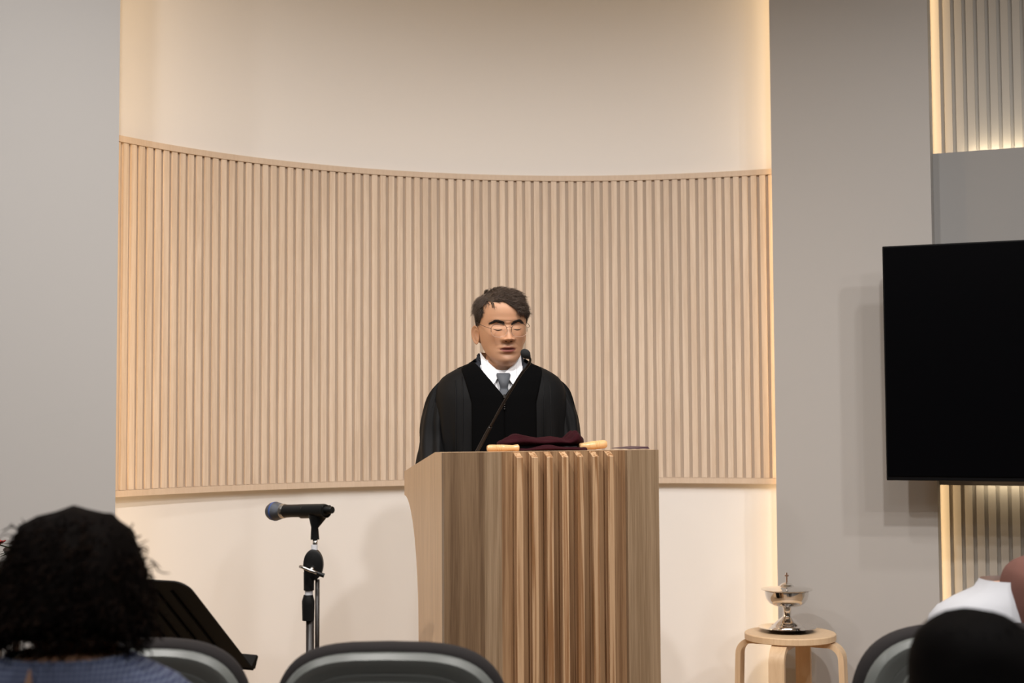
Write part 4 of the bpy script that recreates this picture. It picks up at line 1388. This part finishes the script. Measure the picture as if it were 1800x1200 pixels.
for z, r in hairp:
    ring = []
    for k in range(80):
        a_ = 2 * PI * k / 80
        ca = math.cos(a_)
        p = Vector((r * math.sin(a_), r * 1.05 * ca * (1.0 if ca > 0 else 0.35) + 0.012, z))
        p *= 1 + 0.09 * noise.noise(Vector((p.x * 24, p.y * 24, z * 24)))
        p.z -= 0.008 * math.exp(-((p.x - 0.022) / 0.010) ** 2) * min(1, max(0, (z - 0.07) / 0.05))
        ring.append(wHM @ p)
    rs.append(ring)
blob.rings(rs)
for q_ in range(1500):
    z = random.uniform(-0.064, 0.122); r = hair_r(z)
    a_ = random.uniform(-1.9, 1.9)
    b_ = Vector((r * math.sin(a_), r * 1.05 * max(-.35, math.cos(a_)) + 0.012, z))
    nn = Vector((b_.x, b_.y, b_.z * 0.5)).normalized()
    stray = random.random() < 0.06
    L_ = random.uniform(.02, .045) * (1.3 if stray else 1); rad_ = random.uniform(.003, .007)
    ax = (Vector((0, 0, -1)) + nn * (0.9 if stray else 0.25) + Vector((random.uniform(-.6, .6), random.uniform(-.6, .6), random.uniform(-.3, .6)))).normalized()
    s1 = ax.orthogonal().normalized(); s2 = ax.cross(s1); ph = random.uniform(0, 6.28)
    blob.cur = random.choice([(0.0045, 0.003, 0.0025), (0.008, 0.005, 0.004), (0.016, 0.009, 0.006)])
    blob.tube([wHM @ (b_ - nn * 0.006 + ax * L_ * t + (s1 * math.cos(ph + t * 9) + s2 * math.sin(ph + t * 9)) * rad_) for t in [i / 7 for i in range(8)]], [0.0012] * 7 + [0.0005], 3, cap=False)
blob.build('curly_hair', M['darkhair'], wom, smooth=True, tint=True)
kh = MB()
rs = []
for i in range(9):
    t = i / 8; z = lerp(0.622, 0.560, t); hw = 0.001 + 0.0065 * math.sin(PI * min(1, t * 0.75)) 
    rs.append([Vector((x, tor(0, z, 0.0205, SEAT).y + 0.0, z)) for x in (-hw + 0.03, 0.03, hw + 0.03)])
kh.cur = (0.30, 0.17, 0.11)
kh.rings(rs, False, False, False).build('keyhole_opening', M['skin'], wom, tint=True)

# black-haired person at the lower right, nearest
dY = 2.02
dp = at(1724, 1238, dY)
dk = thing('person', 'black-haired person seen from behind, nearest at the lower right corner', 'person')
db, dHM, dr_ = seated(dk, 1.0, M['darktop'], 0.9, head=(0, -0.02, -0.05), pitch=math.radians(8))
dk.scale = (0.9, 0.9, 0.9)
dk.location = (dp.x, dY, dp.z - 0.705 * 0.9); dk.rotation_euler = (0, 0, PI - math.radians(5))


def cov_long(p): return p.z > -0.10 and (p.y > -0.02 or p.z > 0.062)


hc_ = hair_cap(dr_, dHM, cov_long, lambda p: 0.028 if p.z > -0.02 else 0.032, (0.004, 0.0035, 0.0035), 3.0, 0.25, 18)
merge(hc_, strands(dr_, dHM.inverted(), 900, lambda p: 0.028, cov_long, lambda p, nn: Vector((0, 0.25, -0.9)) if p.z < .09 else Vector((p.x * 8, 0.5, -0.2)), [(0.004, 0.0035, 0.0035), (0.007, 0.006, 0.006)], 0.0014, 0.0, 8, 0.002, 0.1, lambda p: 0.024))
hc_.build('hair', M['darkhair'], dk, smooth=True, tint=True)

# white-shirted person in the first row at the right edge
tY = 3.20
tp = at(1786, 1030, tY)
wt = thing('person', 'person in a white shirt and dusty brown cap at the right edge of the frame', 'person')
tb, tHM, tr_ = seated(wt, 1.0, M['teeshirt'], 0.6, 0.645, head=(-0.042, 0.062, -0.178), pitch=math.radians(-4))
wt.location = (tp.x, tY, tp.z - 0.628); wt.rotation_euler = (0, 0, PI)


def cov_cap(p): return p.z > -0.06


hc_ = hair_cap(tr_, tHM, cov_cap, lambda p: 0.013, (0.5, 0.5, 0.5), 5.0, 0.08, 30)
hc_.build('cap', mat('dusty_brown_knit', (0.155, 0.066, 0.050), 0.95, bump=0.4, bscale=500), wt, smooth=True)


def cov_fringe(p): return -0.02 > p.z > -0.11 and p.y > 0.0


hc_ = hair_cap(tr_, tHM, cov_fringe, lambda p: 0.014, (0.005, 0.004, 0.004), 5.0, 0.3, 30)
hc_.build('hair', M['darkhair'], wt, smooth=True, tint=True)

# chairs the two second-row people sit on (their backs stay under the frame)
for per, lab in ((wom, 'grey-shelled charcoal auditorium chair under the curly-haired woman'), (dk, 'grey-shelled charcoal auditorium chair under the nearest black-haired person')):
    cc = copy_tree(chair); cc['label'] = lab
    cc.location = (per.location.x, per.location.y - 0.225, 0.0); cc.rotation_euler = (0, 0, per.rotation_euler.z - PI)

# ------------------------------------------------------------------ flower stand at the far left
fY = 3.9
fs_ = at(62, 990, fY)
fz = fs_.z - STAGE
pl_ = thing('plant_stand', 'dark stained wooden plant stand with lattice side, at the left wall', 'plant stand', (fs_.x, fY, STAGE))
MB().box((0, 0, fz - 0.012), (0.22, 0.22, 0.024)).build('top_board', M['darkwood'], pl_, bevel=0.003)
for sx in (-1, 1):
    for sy in (-1, 1):
        MB().box((sx * 0.072, sy * 0.072, (fz - 0.024) / 2), (0.016, 0.016, fz - 0.024)).build('leg', M['darkwood'], pl_)
MB().box((0, -0.072, fz - 0.25), (0.13, 0.012, 0.012)).box((0, -0.072, 0.12), (0.13, 0.012, 0.012)).build('crossbar', M['darkwood'], pl_)
for k in range(8):
    MB().box((-0.056 + 0.016 * k, -0.072, (fz - 0.25 + 0.12) / 2), (0.006, 0.006, fz - 0.37)).build('lattice_bar', M['darkwood'], pl_)
fl = thing('flower_arrangement', 'dark leafy flower arrangement with red bloom in a bowl, at the left edge', 'flowers', (fs_.x - 0.01, fY, STAGE + fz))
MB().lathe([(0, 0), (0.045, 0), (0.06, 0.012), (0.075, 0.04), (0.07, 0.045), (0.055, 0.02), (0, 0.01)], 28).build('bowl', M['darkwood'], fl, auto=40)
random.seed(4)
for k in range(26):
    a_ = random.uniform(0, 2 * PI); L_ = random.uniform(0.05, 0.085); el = random.uniform(0.0, 0.55)
    d_ = Vector((math.cos(a_) * math.cos(el), math.sin(a_) * math.cos(el), math.sin(el))); s_ = d_.cross(Vector((0, 0, 1))).normalized(); u_ = s_.cross(d_)
    b_ = Vector((0, 0, 0.035)) + d_ * 0.02
    rs = []
    for t, ww in ((0, .003), (.25, .012), (.5, .016), (.75, .011), (1, .001)):
        c_ = b_ + d_ * L_ * t - Vector((0, 0, 0.02 * t * t))
        rs.append([c_ - s_ * ww, c_ - u_ * 0.002 * (1 - t), c_ + s_ * ww, c_ + u_ * 0.001])
    MB().rings(rs).build('leaf', M['leaf'], fl, smooth=True)
pb = at(-2, 957, fY) - fl.location
MB().tube([Vector((0, 0, 0.02)), pb * 0.6 + Vector((0, 0, 0.01)), pb], 0.002, 6).build('stem', M['leaf'], fl)
for k in range(7):
    a_ = 2 * PI * k / 7
    d_ = Vector((math.cos(a_), math.sin(a_), 0.6)).normalized(); s_ = d_.cross(Vector((0, 0, 1))).normalized()
    rs = []
    for t, ww in ((0, .002), (.4, .009), (.8, .009), (1, .002)):
        c_ = pb + d_ * 0.022 * t
        rs.append([c_ - s_ * ww, c_ - Vector((0, 0, .001)), c_ + s_ * ww, c_ + Vector((0, 0, .001))])
    MB().rings(rs).build('petal', M['petal'], fl, smooth=True)
